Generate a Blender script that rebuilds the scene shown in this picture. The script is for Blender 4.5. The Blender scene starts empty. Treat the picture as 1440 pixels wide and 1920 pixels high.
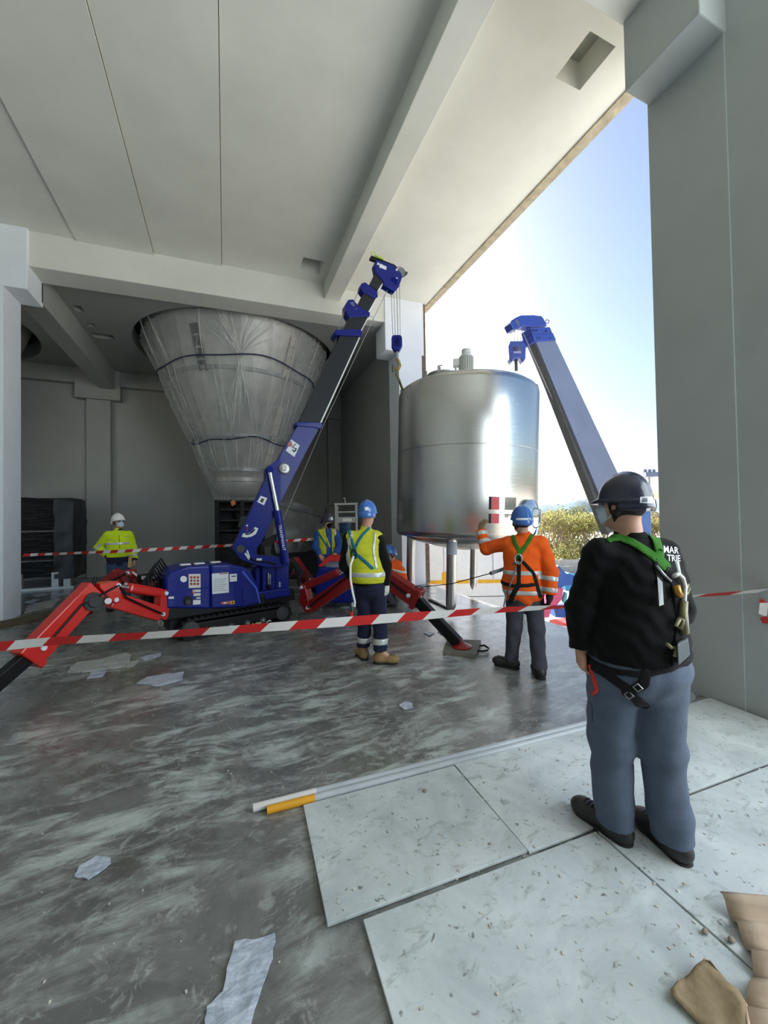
import bpy, bmesh, math, random
import numpy as np
from mathutils import Vector, Matrix, noise
random.seed(7)
SC = bpy.context.scene
COL = SC.collection
PI = math.pi

# ---------------------------------------------------------------- camera
FPX, EYE = 722.0, 1.62
_p, _r, _y = math.radians(1.0), math.radians(0.95), math.atan(298/722.0)
CF = np.array([math.sin(_y)*math.cos(_p), math.cos(_y)*math.cos(_p), math.sin(_p)])
_r0 = np.array([math.cos(_y), -math.sin(_y), 0.0]); _u0 = np.cross(_r0, CF)
CR = _r0*math.cos(_r) - _u0*math.sin(_r); CU = _u0*math.cos(_r) + _r0*math.sin(_r)
CC = np.array([0, 0, EYE])
cam = bpy.data.cameras.new('camera'); cam.sensor_fit = 'HORIZONTAL'; cam.sensor_width = 36
cam.lens = FPX/1440*36; cam.clip_start = 0.05; cam.clip_end = 2000
camo = bpy.data.objects.new('camera', cam); COL.objects.link(camo)
camo.matrix_world = Matrix(((CR[0], CU[0], -CF[0], 0), (CR[1], CU[1], -CF[1], 0), (CR[2], CU[2], -CF[2], EYE), (0, 0, 0, 1)))
SC.camera = camo

# ---------------------------------------------------------------- sky, sun, exposure
W = bpy.data.worlds.new('sky'); SC.world = W; W.use_nodes = True
wn, wl = W.node_tree.nodes, W.node_tree.links
bg = wn['Background']
sky = wn.new('ShaderNodeTexSky'); sky.sky_type = 'NISHITA'; sky.sun_disc = False
SUN_EL, SUN_AZ = math.radians(30), math.radians(5)      # azimuth from +Y towards +X
sky.sun_elevation = SUN_EL; sky.sun_rotation = SUN_AZ
sky.air_density = 1.0; sky.dust_density = 2.2; sky.ozone_density = 2.2
wl.new(sky.outputs[0], bg.inputs[0]); bg.inputs[1].default_value = 0.098
sl = bpy.data.lights.new('sun', 'SUN'); sl.energy = 7.4; sl.angle = math.radians(1.0); sl.color = (1.0, 0.94, 0.84)
so = bpy.data.objects.new('sun', sl); COL.objects.link(so)
so.rotation_euler = Vector((-math.sin(SUN_AZ)*math.cos(SUN_EL), -math.cos(SUN_AZ)*math.cos(SUN_EL), -math.sin(SUN_EL))).to_track_quat('-Z', 'Y').to_euler()
al = bpy.data.lights.new('fill_light', 'AREA'); al.shape = 'RECTANGLE'; al.size = 5.2; al.size_y = 4.2; al.energy = 175; al.color = (0.84, 0.94, 1.0)
ao = bpy.data.objects.new('fill_light', al); COL.objects.link(ao); ao.location = (4.75, -1.6, 3.4)      # added fill lamp for the interior, in an unseen opening right of the camera
ao.rotation_euler = Vector((-0.75, 0.66, 0.02)).to_track_quat('-Z', 'Y').to_euler()
vs = SC.view_settings
SC.display_settings.display_device = 'sRGB'
vs.view_transform = 'Standard'; vs.look = 'None'; vs.gamma = 1.0; vs.use_curve_mapping = False
vs.exposure = 1.36
SC.cycles.max_bounces = 10; SC.cycles.diffuse_bounces = 6; SC.cycles.glossy_bounces = 4
SC.cycles.transparent_max_bounces = 12; SC.cycles.sample_clamp_indirect = 8

# ---------------------------------------------------------------- geometry helpers
def ray(x, y): return CF + CR*(x-720)/FPX - CU*(y-960)/FPX
def atd(x, y, D): return CC + ray(x, y)*D
def onz(x, y, z=0.0):
    d = ray(x, y); return CC + d*((z-EYE)/d[2])
def onx(x, y, X):
    d = ray(x, y); return CC + d*(X/d[0])
def ony(x, y, Y):
    d = ray(x, y); return CC + d*(Y/d[1])
class Plane:
    """vertical (or any) plane: o + a*ex + b*ey, normal n"""
    def __init__(s, o, ex, ey):
        s.o = np.array(o, float); s.ex = np.array(ex, float)/np.linalg.norm(ex)
        ey = np.array(ey, float); ey = ey - s.ex*(ey@s.ex); s.ey = ey/np.linalg.norm(ey); s.n = np.cross(s.ex, s.ey)
    def px(s, x, y, off=0.0):
        d = ray(x, y); o = s.o + s.n*off
        return CC + d*(((o-CC)@s.n)/(d@s.n))
    def P(s, a, b, c=0.0): return s.o + s.ex*a + s.ey*b + s.n*c
    def poly(s, pts, off=0.0): return [s.px(x, y, off) for x, y in pts]
def unit(v):
    v = np.array(v, float); return v/np.linalg.norm(v)
def frame(d, up=(0, 0, 1)):
    d = unit(d); up = np.array(up, float)
    if abs(d@up) > 0.98: up = np.array((0, 1.0, 0))
    s = unit(np.cross(d, up)); u = np.cross(s, d); return d, s, u

class MB:
    def __init__(s): s.v = []; s.f = []
    def add(s, vs_, fs):
        n = len(s.v); s.v += [tuple(map(float, p)) for p in vs_]; s.f += [tuple(i+n for i in f) for f in fs]; return s
    def obox(s, c, ex, ey, ez):          # centre and three half vectors
        c, ex, ey, ez = (np.array(k, float) for k in (c, ex, ey, ez))
        p = [c+ex*i+ey*j+ez*k for k in (-1, 1) for j in (-1, 1) for i in (-1, 1)]
        fl = ((0, 2, 3, 1), (4, 5, 7, 6), (0, 1, 5, 4), (2, 6, 7, 3), (0, 4, 6, 2), (1, 3, 7, 5))
        if np.cross(ex, ey)@ez < 0: fl = tuple(f[::-1] for f in fl)
        return s.add(p, fl)
    def box(s, x0, y0, z0, x1, y1, z1):
        return s.obox(((x0+x1)/2, (y0+y1)/2, (z0+z1)/2), ((x1-x0)/2, 0, 0), (0, (y1-y0)/2, 0), (0, 0, (z1-z0)/2))
    def prism(s, pts, off):              # polygon pts extruded by vector off
        pts = [np.array(p, float) for p in pts]; off = np.array(off, float); n = len(pts)
        nn = sum((np.cross(pts[i], pts[(i+1) % n]) for i in range(n)), np.zeros(3))
        a, b = list(range(n)), list(range(n, 2*n))
        fs = [tuple(a[::-1]), tuple(b)] + [(i, (i+1) % n, (i+1) % n+n, i+n) for i in range(n)]
        if nn@off < 0: fs = [f[::-1] for f in fs]
        return s.add(pts+[p+off for p in pts], fs)
    def loft(s, rings, caps=True, closed=False):
        n = len(rings[0]); vs_ = [p for r in rings for p in r]; fs = []
        m = len(rings)
        for k in range(m if closed else m-1):
            k2 = (k+1) % m
            for i in range(n):
                j = (i+1) % n; fs.append((k*n+i, k*n+j, k2*n+j, k2*n+i))
        if caps and not closed: fs += [tuple(range(n))[::-1], tuple((m-1)*n+i for i in range(n))]
        return s.add(vs_, fs)
    def tube(s, pts, r, seg=8, closed=False):
        pts = [np.array(p, float) for p in pts]; m = len(pts)
        rr = r if hasattr(r, '__len__') else [r]*m; rings = []; pu = None
        for i in range(m):
            a = pts[i-1] if (i or closed) else pts[0]; b = pts[(i+1) % m] if (i < m-1 or closed) else pts[-1]
            d, sd, u = frame(b-a, pu if pu is not None else (0, 0, 1)); pu = u
            rings.append([pts[i]+(sd*math.cos(t)+u*math.sin(t))*rr[i] for t in [2*PI*k/seg for k in range(seg)]])
        return s.loft(rings, True, closed)
    def cyl(s, a, b, r0, r1=None, seg=20):
        return s.tube([a, b], [r0, r0 if r1 is None else r1], seg)
    def lathe(s, prof, c=(0, 0, 0), ax=(0, 0, 1), seg=32, caps=True):   # prof: (r, h)
        d, sd, u = frame(ax); c = np.array(c, float)
        return s.loft([[c+d*h+(sd*math.cos(t)+u*math.sin(t))*r for t in [2*PI*k/seg for k in range(seg)]] for r, h in prof], caps)
    def ball(s, c, r, seg=14, rg=8, M=None):
        r = r if hasattr(r, '__len__') else (r, r, r); c = np.array(c, float); M = np.eye(3) if M is None else M
        rings = []
        for i in range(1, rg):
            t = PI*i/rg
            rings.append([c+M@np.array((r[0]*math.sin(t)*math.cos(a), r[1]*math.sin(t)*math.sin(a), -r[2]*math.cos(t))) for a in [2*PI*k/seg for k in range(seg)]])
        return s.loft(rings)
    def grid(s, rows):                   # sheet from rows of points
        n = len(rows[0]); m = len(rows)
        return s.add([p for r in rows for p in r], [(i*n+j, i*n+j+1, (i+1)*n+j+1, (i+1)*n+j) for i in range(m-1) for j in range(n-1)])
    def mesh(s, name, org=(0, 0, 0)):
        me = bpy.data.meshes.new(name); o = np.array(org, float)
        me.from_pydata([tuple(np.array(p)-o) for p in s.v], [], s.f); me.update(); return me
    def build(s, name, mat, parent=None, smooth=False, bevel=0.0, kind=None, fixn=False, seg=2, solid=0.0, sub=0):
        if parent is not None: org = parent.get('_org', (0, 0, 0))
        else:
            a = np.array(s.v); org = ((a[:, 0].min()+a[:, 0].max())/2, (a[:, 1].min()+a[:, 1].max())/2, a[:, 2].min())
        me = s.mesh(name, org)
        if fixn:
            b = bmesh.new(); b.from_mesh(me); bmesh.ops.recalc_face_normals(b, faces=b.faces); b.to_mesh(me); b.free()
        return link(name, me, mat, parent, org, smooth, bevel, kind, seg, solid, sub)
def link(name, me, mat, parent, org, smooth=False, bevel=0.0, kind=None, seg=2, solid=0.0, sub=0):
    o = bpy.data.objects.new(name, me); COL.objects.link(o)
    if mat is not None:
        for m_ in (mat if isinstance(mat, (list, tuple)) else [mat]): me.materials.append(m_)
    o['_org'] = [float(k) for k in org]
    if parent is not None: o.parent = parent
    else: o.location = org
    if smooth:
        me.polygons.foreach_set('use_smooth', [True]*len(me.polygons))
        if smooth == 'auto':
            bm = bmesh.new(); bm.from_mesh(me)
            for e in bm.edges:
                e.smooth = not (len(e.link_faces) == 2 and e.calc_face_angle(0) > math.radians(38))
            bm.to_mesh(me); bm.free()
    if sub: md = o.modifiers.new('sub', 'SUBSURF'); md.levels = sub; md.render_levels = sub
    if solid: md = o.modifiers.new('solid', 'SOLIDIFY'); md.thickness = solid; md.offset = 0
    if bevel:
        md = o.modifiers.new('bevel', 'BEVEL'); md.width = bevel; md.segments = seg; md.limit_method = 'ANGLE'; md.angle_limit = math.radians(35)
        md.harden_normals = False
    if kind: o['kind'] = kind
    return o
def tag(o, label, cat, group=None, kind=None):
    o['label'] = label; o['category'] = cat
    if group: o['group'] = group
    if kind: o['kind'] = kind
    return o
def empty(name, org, label, cat, group=None, kind=None):
    o = bpy.data.objects.new(name, None); COL.objects.link(o); o.location = [float(k) for k in org]; o.empty_display_size = 0.1
    o['_org'] = [float(k) for k in org]; return tag(o, label, cat, group, kind)
def copy_tree(o, parent=None):
    kids = [c for c in bpy.data.objects if c.parent == o]
    c = o.copy(); COL.objects.link(c)
    if parent is not None: c.parent = parent
    for k in kids: copy_tree(k, c)
    return c
def plate(outer, holes, z_of, thick):
    """flat plate in x,y with polygon holes (2-D curve fill); z_of(x,y) gives the underside height"""
    cu = bpy.data.curves.new('tmp', 'CURVE'); cu.dimensions = '2D'; cu.fill_mode = 'BOTH'; cu.extrude = thick/2
    for lp in [outer]+holes:
        sp = cu.splines.new('POLY'); sp.points.add(len(lp)-1); sp.use_cyclic_u = True
        for p, q in zip(sp.points, lp): p.co = (q[0], q[1], 0, 1)
    ob = bpy.data.objects.new('tmp', cu); COL.objects.link(ob)
    dg = bpy.context.evaluated_depsgraph_get(); me = bpy.data.meshes.new_from_object(ob.evaluated_get(dg))
    bpy.data.objects.remove(ob); bpy.data.curves.remove(cu); me.materials.clear()
    for v in me.vertices: v.co.z += thick/2 + z_of(v.co.x, v.co.y)
    return me
def circle(cx, cy, r, n=64): return [(cx+r*math.cos(2*PI*k/n), cy+r*math.sin(2*PI*k/n)) for k in range(n)]

# ---------------------------------------------------------------- materials
def S(c):                                 # sRGB 0-255 -> linear
    return tuple(((k/255)/12.92 if k/255 <= 0.04045 else (((k/255)+0.055)/1.055)**2.4) for k in c)
class Mat:
    def __init__(s, name):
        s.m = bpy.data.materials.new(name); s.m.use_nodes = True
        s.n = s.m.node_tree.nodes; s.l = s.m.node_tree.links; s.b = s.n['Principled BSDF']
    def set(s, **k):
        for a, v in k.items(): s.b.inputs[a.replace('_', ' ')].default_value = v
        return s
    def node(s, t, **k):
        n = s.n.new(t)
        for a, v in k.items():
            if a in n.inputs: n.inputs[a].default_value = v
            else: setattr(n, a, v)
        return n
    def co(s, scale=(1, 1, 1), space='Object', rot=(0, 0, 0)):
        t = s.node('ShaderNodeTexCoord'); m = s.node('ShaderNodeMapping'); m.inputs['Scale'].default_value = scale; m.inputs['Rotation'].default_value = rot
        s.l.new(t.outputs[space], m.inputs[0]); return m.outputs[0]
    def noise(s, sc=5, det=6, rough=0.55, dist=0.0, vec=None, scale=(1, 1, 1)):
        n = s.node('ShaderNodeTexNoise', Scale=sc, Detail=det, Roughness=rough, Distortion=dist)
        s.l.new(vec if vec is not None else s.co(scale), n.inputs['Vector']); return n.outputs['Fac']
    def ramp(s, fac, stops, interp='LINEAR'):
        r = s.node('ShaderNodeValToRGB'); e = r.color_ramp.elements; r.color_ramp.interpolation = interp
        while len(e) < len(stops): e.new(0.5)
        for k, (p, c) in zip(e, stops):
            k.position = p; k.color = (c, c, c, 1) if not hasattr(c, '__len__') else (*c[:3], 1)
        s.l.new(fac, r.inputs[0]); return r.outputs[0]
    def mix(s, fac, a, b, blend='MIX'):
        m = s.node('ShaderNodeMix', data_type='RGBA', blend_type=blend)
        for i, v in ((0, fac), (6, a), (7, b)):
            if hasattr(v, 'is_linked') or hasattr(v, 'links'): s.l.new(v, m.inputs[i])
            elif hasattr(v, '__len__'): m.inputs[i].default_value = (*v[:3], 1)
            else: m.inputs[i].default_value = v
        return m.outputs[2]
    def col(s, out): s.l.new(out, s.b.inputs['Base Color']); return s
    def rough(s, out): s.l.new(out, s.b.inputs['Roughness']); return s
    def bump(s, h, strength=0.3, dist=0.02):
        b = s.node('ShaderNodeBump', Strength=strength, Distance=dist); s.l.new(h, b.inputs['Height']); s.l.new(b.outputs[0], s.b.inputs['Normal']); return s
def paint(name, c, rough=0.5, var=0.12, sc=4, bump=0.0, metal=0.0, coat=0.0, bsc=60):
    m = Mat(name); c = S(c); m.set(Roughness=rough, Metallic=metal, Coat_Weight=coat)
    f = m.noise(sc, 5)
    m.col(m.ramp(f, [(0.3, tuple(k*(1-var) for k in c)), (0.7, tuple(min(1, k*(1+var)) for k in c))]))
    if bump: m.bump(m.noise(bsc, 4), bump, 0.01)
    return m.m
def cloth(name, c, var=0.18, bump=0.35, sc=9):
    m = Mat(name); c = S(c); m.set(Roughness=0.92, Sheen_Weight=0.04, Specular_IOR_Level=0.25)
    f = m.noise(sc, 6, 0.6, 0.6)
    m.col(m.ramp(f, [(0.3, tuple(k*(1-var) for k in c)), (0.7, tuple(min(1, k*(1+var)) for k in c))]))
    h = m.mix(0.5, m.noise(14, 4, 0.6, 1.2), m.noise(160, 2))
    m.bump(h, bump, 0.02); return m.m
# plaster, concrete
def wallpaint(name, c, rough=0.75):
    m = Mat(name); c = S(c); m.set(Roughness=rough)
    f = m.noise(1.3, 7, 0.6); m.col(m.ramp(f, [(0.3, tuple(k*0.93 for k in c)), (0.7, tuple(k*1.04 for k in c))]))
    m.bump(m.noise(45, 5), 0.08, 0.01); return m.m
M_CEIL = wallpaint('ceiling_paint', (224, 224, 215)); M_WALL = wallpaint('wall_paint_shaded', (178, 183, 181)); M_BACK = wallpaint('back_paint_shaded', (166, 168, 163))  # wall and back tones are the same paint with shade put in
M_PILLAR_LIT = wallpaint('pillar_paint_lit', (236, 240, 246))  # pillar paint with bright bluish sky light put into the colour
def m_floor():
    m = Mat('worn_screed'); v = m.co((1, 1, 1), 'Object'); w = m.node('ShaderNodeTexNoise', Scale=0.9, Detail=3); m.l.new(v, w.inputs['Vector'])
    va = m.node('ShaderNodeVectorMath', operation='MULTIPLY_ADD'); m.l.new(w.outputs['Color'], va.inputs[0]); va.inputs[1].default_value = (0.35, 0.35, 0); m.l.new(v, va.inputs[2]); wv = va.outputs[0]
    big = m.noise(0.75, 5, 0.6, 0.6, v); mid = m.noise(2.6, 9, 0.7, 0.8, v)
    mp = m.node('ShaderNodeMapping'); mp.inputs['Scale'].default_value = (0.8, 2.4, 1); mp.inputs['Rotation'].default_value = (0, 0, 0.75); m.l.new(wv, mp.inputs[0])
    st = m.noise(2.6, 9, 0.74, 0.5, mp.outputs[0])
    base = m.ramp(mid, [(0.28, S((84, 83, 80))), (0.52, S((110, 110, 106))), (0.75, S((132, 132, 127)))])
    pat = m.ramp(big, [(0.42, 0), (0.60, 1)]); smear = m.ramp(st, [(0.47, 0), (0.60, 0.9)])
    f = m.mix(1.0, pat, smear, 'MULTIPLY'); f2 = m.ramp(m.noise(8, 9, 0.74, 0.9, v), [(0.55, 0), (0.66, 0.7)])
    c = m.mix(f, base, S((190, 197, 191))); c = m.mix(f2, c, S((176, 180, 176)))
    c = m.mix(m.ramp(m.noise(1.1, 6, 0.65, 0.4, m.co((1, 1, 1), 'Object', (0, 0, 1))), [(0.54, 0), (0.72, 0.75)]), c, S((82, 79, 74)))
    m.set(Specular_IOR_Level=0.75, Coat_Weight=0.18, Coat_Roughness=0.22); m.col(c); m.rough(m.ramp(mid, [(0.3, 0.16), (0.7, 0.40)])); m.bump(m.mix(0.4, mid, m.noise(30, 6, 0.7, 0, v)), 0.25, 0.012)
    return m.m
M_FLOOR = m_floor()
M_EDGE = paint('rough_edge', (112, 96, 82), 0.9, 0.4, 14, 0.6)
M_TAN = paint('raw_render', (190, 178, 152), 0.9, 0.25, 8, 0.4)
def m_tile():
    m = Mat('dusty_stone_slab'); v = m.co((1, 1, 1), 'Object')
    a = m.noise(2.2, 9, 0.65, 1.0, v); b = m.noise(9, 8, 0.7, 0.6, m.co((1, 1.9, 1), 'Object', (0, 0, 0.6)))
    c = m.ramp(a, [(0.32, S((172, 178, 178))), (0.55, S((198, 203, 202))), (0.72, S((216, 219, 216)))])
    c = m.mix(m.ramp(b, [(0.55, 0), (0.72, 0.75)]), c, S((128, 128, 120)))
    c = m.mix(m.ramp(m.noise(26, 5, 0.6, 0.4, v), [(0.63, 0), (0.70, 0.8)]), c, S((92, 88, 80)))
    m.col(c); m.set(Roughness=0.42); m.bump(m.noise(28, 7, 0.7, 0, v), 0.2, 0.01); return m.m
M_TILE = m_tile()
M_BLUE = paint('crane_blue', (14, 30, 122), 0.38, 0.06, 2, coat=0.15)
M_BLUE2 = paint('outdoor_crane_blue', (44, 66, 150), 0.4, 0.08, 2, coat=0.3)
M_RED = paint('outrigger_red', (205, 34, 24), 0.33, 0.08, 3, coat=0.3)
M_DRED = paint('deep_red', (140, 16, 16), 0.4, 0.1, 3, coat=0.2)
M_BOOM = paint('boom_charcoal', (40, 42, 46), 0.5, 0.08, 2, coat=0.05)
M_BOOM2 = paint('boom_grey', (108, 116, 142), 0.42, 0.08, 2, coat=0.2)
M_BLACK = paint('black_steel', (22, 22, 24), 0.45, 0.2, 5)
for _m in (M_BLUE, M_BOOM, M_BLACK): _m.node_tree.nodes['Principled BSDF'].inputs['Specular IOR Level'].default_value = 0.22
M_RUBBER = paint('rubber', (24, 24, 25), 0.8, 0.3, 12, 0.4)
M_DARKGREY = paint('dark_grey', (58, 60, 62), 0.6, 0.2, 6)
M_CHROME = paint('chrome', (235, 235, 235), 0.12, 0.03, 3, metal=1.0)
M_STEELGREY = paint('galvanised', (165, 168, 168), 0.4, 0.15, 8, metal=0.7)
M_ALU = paint('aluminium', (190, 190, 186), 0.45, 0.1, 6, metal=0.5)
M_WHITE = paint('white', (238, 238, 234), 0.5, 0.03, 6)
M_YELLOW = paint('yellow', (236, 176, 28), 0.5, 0.08, 6)
M_ORANGE = paint('orange_print', (226, 98, 40), 0.6, 0.08, 6)
M_ROPE = paint('wire_rope', (150, 150, 148), 0.5, 0.2, 30, metal=0.4)
M_LIME = paint('lime', (176, 214, 60), 0.6, 0.1, 8)
# ================================================================ STRUCTURE
def st(mb, name, mat, label, cat='structure', **k):
    o = mb.build(name, mat, **k); return tag(o, label, cat, kind='structure')
zf = lambda x, y=0: 6.80 + 0.033*x
EDGE = 4.57
# floor slab with its outer edge
fl = MB().box(-9.5, -6, -0.35, EDGE, 14.6, 0.0)
floor = st(fl, 'floor', M_FLOOR, 'dark worn concrete floor with pale smears running to the open edge', 'floor')
# ceiling: panels with open joints, left of the mid beam, soffit right of it
def slab_piece(x0, x1, y0, y1, holes=(), thick=0.35, z=zf):
    return plate([(x0, y0), (x1, y0), (x1, y1), (x0, y1)], [list(h) for h in holes], z, thick)
ceil = link('ceiling', slab_piece(2.275, 4.82, -6, 8.65, [[(3.74, 2.92), (4.145, 2.92), (4.145, 3.40), (3.74, 3.40)]]), M_CEIL, None, (0, 0, 0))
tag(ceil, 'white painted concrete ceiling with panel joints and square recesses', 'ceiling', kind='structure')
jx = [-9.5, -2.43, -1.22, -0.017, 2.275]; G = 0.004
for i in range(4):
    hs = [[(1.50, 7.66), (1.93, 7.66), (1.93, 8.11), (1.50, 8.11)]] if i == 3 else []
    dz = (0.012, -0.015, 0.022, 0.055)[i]
    link('ceiling_panel', slab_piece(jx[i]+(G if i else 0), jx[i+1]-G, -6, 8.65, hs, 0.35, lambda x, y, d=dz: zf(x)+d), M_CEIL, ceil, (0, 0, 0))
MB().box(-9.5, -6, 6.86, 4.8, 8.65, 7.40).build('roof_slab', M_CEIL, ceil) if False else None
rs = MB()
rs.prism([(-9.5, -6, 6.49+0.45), (4.82, -6, 6.96+0.45), (4.82, 8.65, 6.96+0.45), (-9.5, 8.65, 6.49+0.45)], (0, 0, 0.25)).build('roof_slab', M_CEIL, ceil)
# back bay ceiling with round silo holes
ZB = 6.3; HC, HR = (0.45, 11.6), 2.6; HC2 = (-6.9, 11.9)
holes = [circle(*HC, HR), circle(*HC2, HR),
         [(-2.99, 10.05), (-2.83, 10.05), (-2.83, 10.30), (-2.99, 10.30)], [(-2.95, 10.85), (-2.80, 10.85), (-2.80, 11.0), (-2.95, 11.0)],
         [(-3.0, 11.35), (-2.55, 11.35), (-2.55, 11.62), (-3.0, 11.62)]]
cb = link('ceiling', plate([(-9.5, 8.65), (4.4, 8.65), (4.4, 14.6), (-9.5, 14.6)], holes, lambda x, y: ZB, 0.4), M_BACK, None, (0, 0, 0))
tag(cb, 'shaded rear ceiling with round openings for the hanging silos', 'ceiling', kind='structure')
MB().box(-9.5, 8.65, 9.5, 4.4, 14.6, 9.7).build('upper_slab', M_BACK, cb)
for a, b in (((-9.5, 8.65), (4.4, 8.75)), ((-9.5, 14.5), (4.4, 14.6)), ((-9.5, 8.65), (-9.4, 14.6)), ((4.3, 8.65), (4.4, 14.6))):
    MB().box(a[0], a[1], ZB+0.4, b[0], b[1], 9.5).build('upper_wall', M_BACK, cb)
# beams
def sloped(x0, x1, y0, y1, zb, zt):
    return MB().prism([(x0, y0, zb(x0)), (x1, y0, zb(x1)), (x1, y1, zb(x1)), (x0, y1, zb(x0))], (0, 0, 1.0)) if False else \
        MB().loft([[(x, y0, zb(x)), (x, y1, zb(x)), (x, y1, zt(x)), (x, y0, zt(x))] for x in (x0, x1)])
zbb = lambda x: 6.20 + 0.034*x
st(sloped(-3.42, 3.9, 8.40, 8.94, zbb, lambda x: zf(x)+0.2), 'trim_1', M_CEIL, 'white cross beam in front of the hanging silo', 'beam', bevel=0.012, fixn=True)
st(sloped(-9.5, -4.05, 8.40, 8.94, zbb, lambda x: zf(x)+0.2), 'trim_2', M_CEIL, 'white cross beam left of the left pillar', 'beam', bevel=0.012, fixn=True)
st(sloped(-9.5, 3.9, 1.86, 2.45, zbb, lambda x: zf(x)+0.2) if False else sloped(2.2, 3.9, 1.86, 2.45, zbb, lambda x: zf(x)+0.2), 'trim_3', M_CEIL, 'white cross beam meeting the right pillar above the workers', 'beam', bevel=0.012, fixn=True)
mb_ = MB().loft([[(2.10, y, 6.575), (2.455, y, 6.585), (2.455, y, 7.05), (2.10, y, 7.05)] for y in (-6, 8.42)])
st(mb_, 'trim_4', M_CEIL, 'white beam running from the top of the view to the cross beam', 'beam', bevel=0.012, fixn=True)
st(MB().box(-3.50, 8.9, 5.72, -3.10, 14.2, ZB+0.1), 'trim_5', M_BACK, 'grey beam running back from the left pillar to the rear wall', 'beam', bevel=0.012)
# pillars with capitals
def pillar(x0, x1, y0, y1, label, mat, caps, zc=5.65, top=7.2):
    o = MB().box(x0, y0, 0, x1, y1, top).build('pillar', mat, bevel=0.003); tag(o, label, 'pillar', kind='structure')
    cx0, cx1, cy0, cy1 = caps
    MB().box(cx0, cy0, zc, cx1, cy1, top).build('capital', mat, o, bevel=0.012); return o
pillar(-4.05, -3.42, 8.35, 8.96, 'pale bluish white pillar at the left edge of the view', M_PILLAR_LIT, (-4.40, -3.10, 8.34, 8.97))
pillar(3.9, 4.6, 1.81, 2.44, 'broad grey pillar on the right behind the man in black', M_WALL, (3.56, 4.62, 1.80, 2.43))
pc = pillar(3.9, 4.53, 8.36, 8.96, 'pillar beside the far edge of the wall opening', M_PILLAR_LIT, (3.56, 4.6, 8.37, 8.97))
MB().box(4.53, 8.38, 0, 4.66, 8.96, 6.96).build('raw_jamb', M_EDGE, pc, bevel=0.01)
# walls
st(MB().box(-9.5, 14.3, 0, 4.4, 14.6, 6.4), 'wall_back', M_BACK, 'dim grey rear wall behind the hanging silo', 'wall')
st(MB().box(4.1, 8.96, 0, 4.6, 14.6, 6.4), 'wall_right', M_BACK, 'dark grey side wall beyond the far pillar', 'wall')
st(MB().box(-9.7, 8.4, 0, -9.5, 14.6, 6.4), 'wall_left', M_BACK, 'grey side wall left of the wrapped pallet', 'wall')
st(MB().box(-4.25, -6, 0, -4.05, 8.36, 7), 'wall_left', M_WALL, 'grey wall left of the camera up to the left pillar', 'wall')
rw = st(MB().box(3.915, 1.15, 0, 4.6, 1.82, 7.2), 'wall_right', M_WALL, 'grey wall pier to the right of the camera beside the right pillar', 'wall')
MB().box(3.95, -6, 5.7, 4.6, 1.15, 7.2).build('lintel', M_WALL, rw); MB().box(3.95, -6, 0, 4.6, -4.3, 5.7).build('pier', M_WALL, rw)  # gap between these piers is an unseen opening added for the fill lamp
st(MB().box(-4.25, -6.2, 0, 4.6, -6, 7.2), 'wall_back', M_WALL, 'grey wall behind the camera', 'wall')
# rear wall pilasters and wall beam
for x0, x1, lab in ((-3.86, -3.24, 'grey pilaster on the rear wall behind the man in the white helmet'), (3.60, 4.12, 'grey pilaster at the right end of the rear wall behind the ladder')):
    o = MB().box(x0, 14.12, 0, x1, 14.31, 5.40).build('pilaster', M_BACK, bevel=0.01); tag(o, lab, 'pillar', kind='structure')
    MB().box(x0-0.25, 14.0, 5.40, x1+0.28 if x1 < 3 else x1, 14.31, 6.32).build('capital', M_BACK, o, bevel=0.01)
st(MB().box(-9.5, 14.05, 5.85, 4.1, 14.3, 6.32), 'trim_6', M_BACK, 'grey wall beam along the top of the rear wall', 'beam', bevel=0.01)
# raw edge strips of the opening
st(MB().loft([[(4.70, y, 6.93), (4.83, y, 6.90), (4.83, y, 7.3), (4.70, y, 7.3)] for y in (1.5, 8.66)]), 'trim_7', M_TAN, 'raw tan rendered edge along the top of the opening', 'trim', fixn=True)
# ================================================================ OUTSIDE
def XF(mb, M):
    M3 = np.array(M)[:3, :3]; t = np.array(M)[:3, 3]
    mb.v = [tuple(M3@np.array(p)+t) for p in mb.v]; return mb
M_GROUND = paint('pale_yard', (206, 202, 192), 0.9, 0.1, 0.6)
M_DOCK = paint('dock_concrete', (178, 178, 172), 0.85, 0.12, 3, 0.2)
M_FENCE = paint('fence_concrete', (190, 186, 178), 0.9, 0.12, 3)
M_HILL = paint('hazed_hill', (128, 150, 166), 1.0, 0.08, 0.01)  # distance haze is put into the hill colour
M_BARK = paint('bark', (134, 118, 98), 0.9, 0.2, 6)
def leafmat(name, c):
    m = Mat(name); c = S(c); m.set(Roughness=0.7, Transmission_Weight=0.0)
    oi = m.node('ShaderNodeTexNoise', Scale=1.1)
    m.l.new(m.co(), oi.inputs['Vector'])
    m.col(m.ramp(oi.outputs['Fac'], [(0.35, tuple(k*0.7 for k in c)), (0.65, tuple(min(1, k*1.25) for k in c))]))
    tr = m.node('ShaderNodeBsdfTranslucent'); tr.inputs[0].default_value = (*c, 1); mx = m.node('ShaderNodeMixShader'); mx.inputs[0].default_value = 0.45
    m.l.new(m.b.outputs[0], mx.inputs[1]); m.l.new(tr.outputs[0], mx.inputs[2]); m.l.new(mx.outputs[0], m.n['Material Output'].inputs[0]); return m.m
M_LEAF = [leafmat('spring_leaf', (150, 150, 92)), leafmat('willow_leaf', (160, 154, 104)), leafmat('dull_leaf', (112, 118, 84))]
g = MB().box(4.58, -120, -3.4, 600, 500, -3.0); g.box(-200, 14.7, -3.4, 4.58, 500, -3.0); g.box(-200, -120, -3.4, 4.58, -6.05, -3.0)
st(g, 'ground', M_GROUND, 'pale yard outside, far below the open edge', 'ground')
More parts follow.
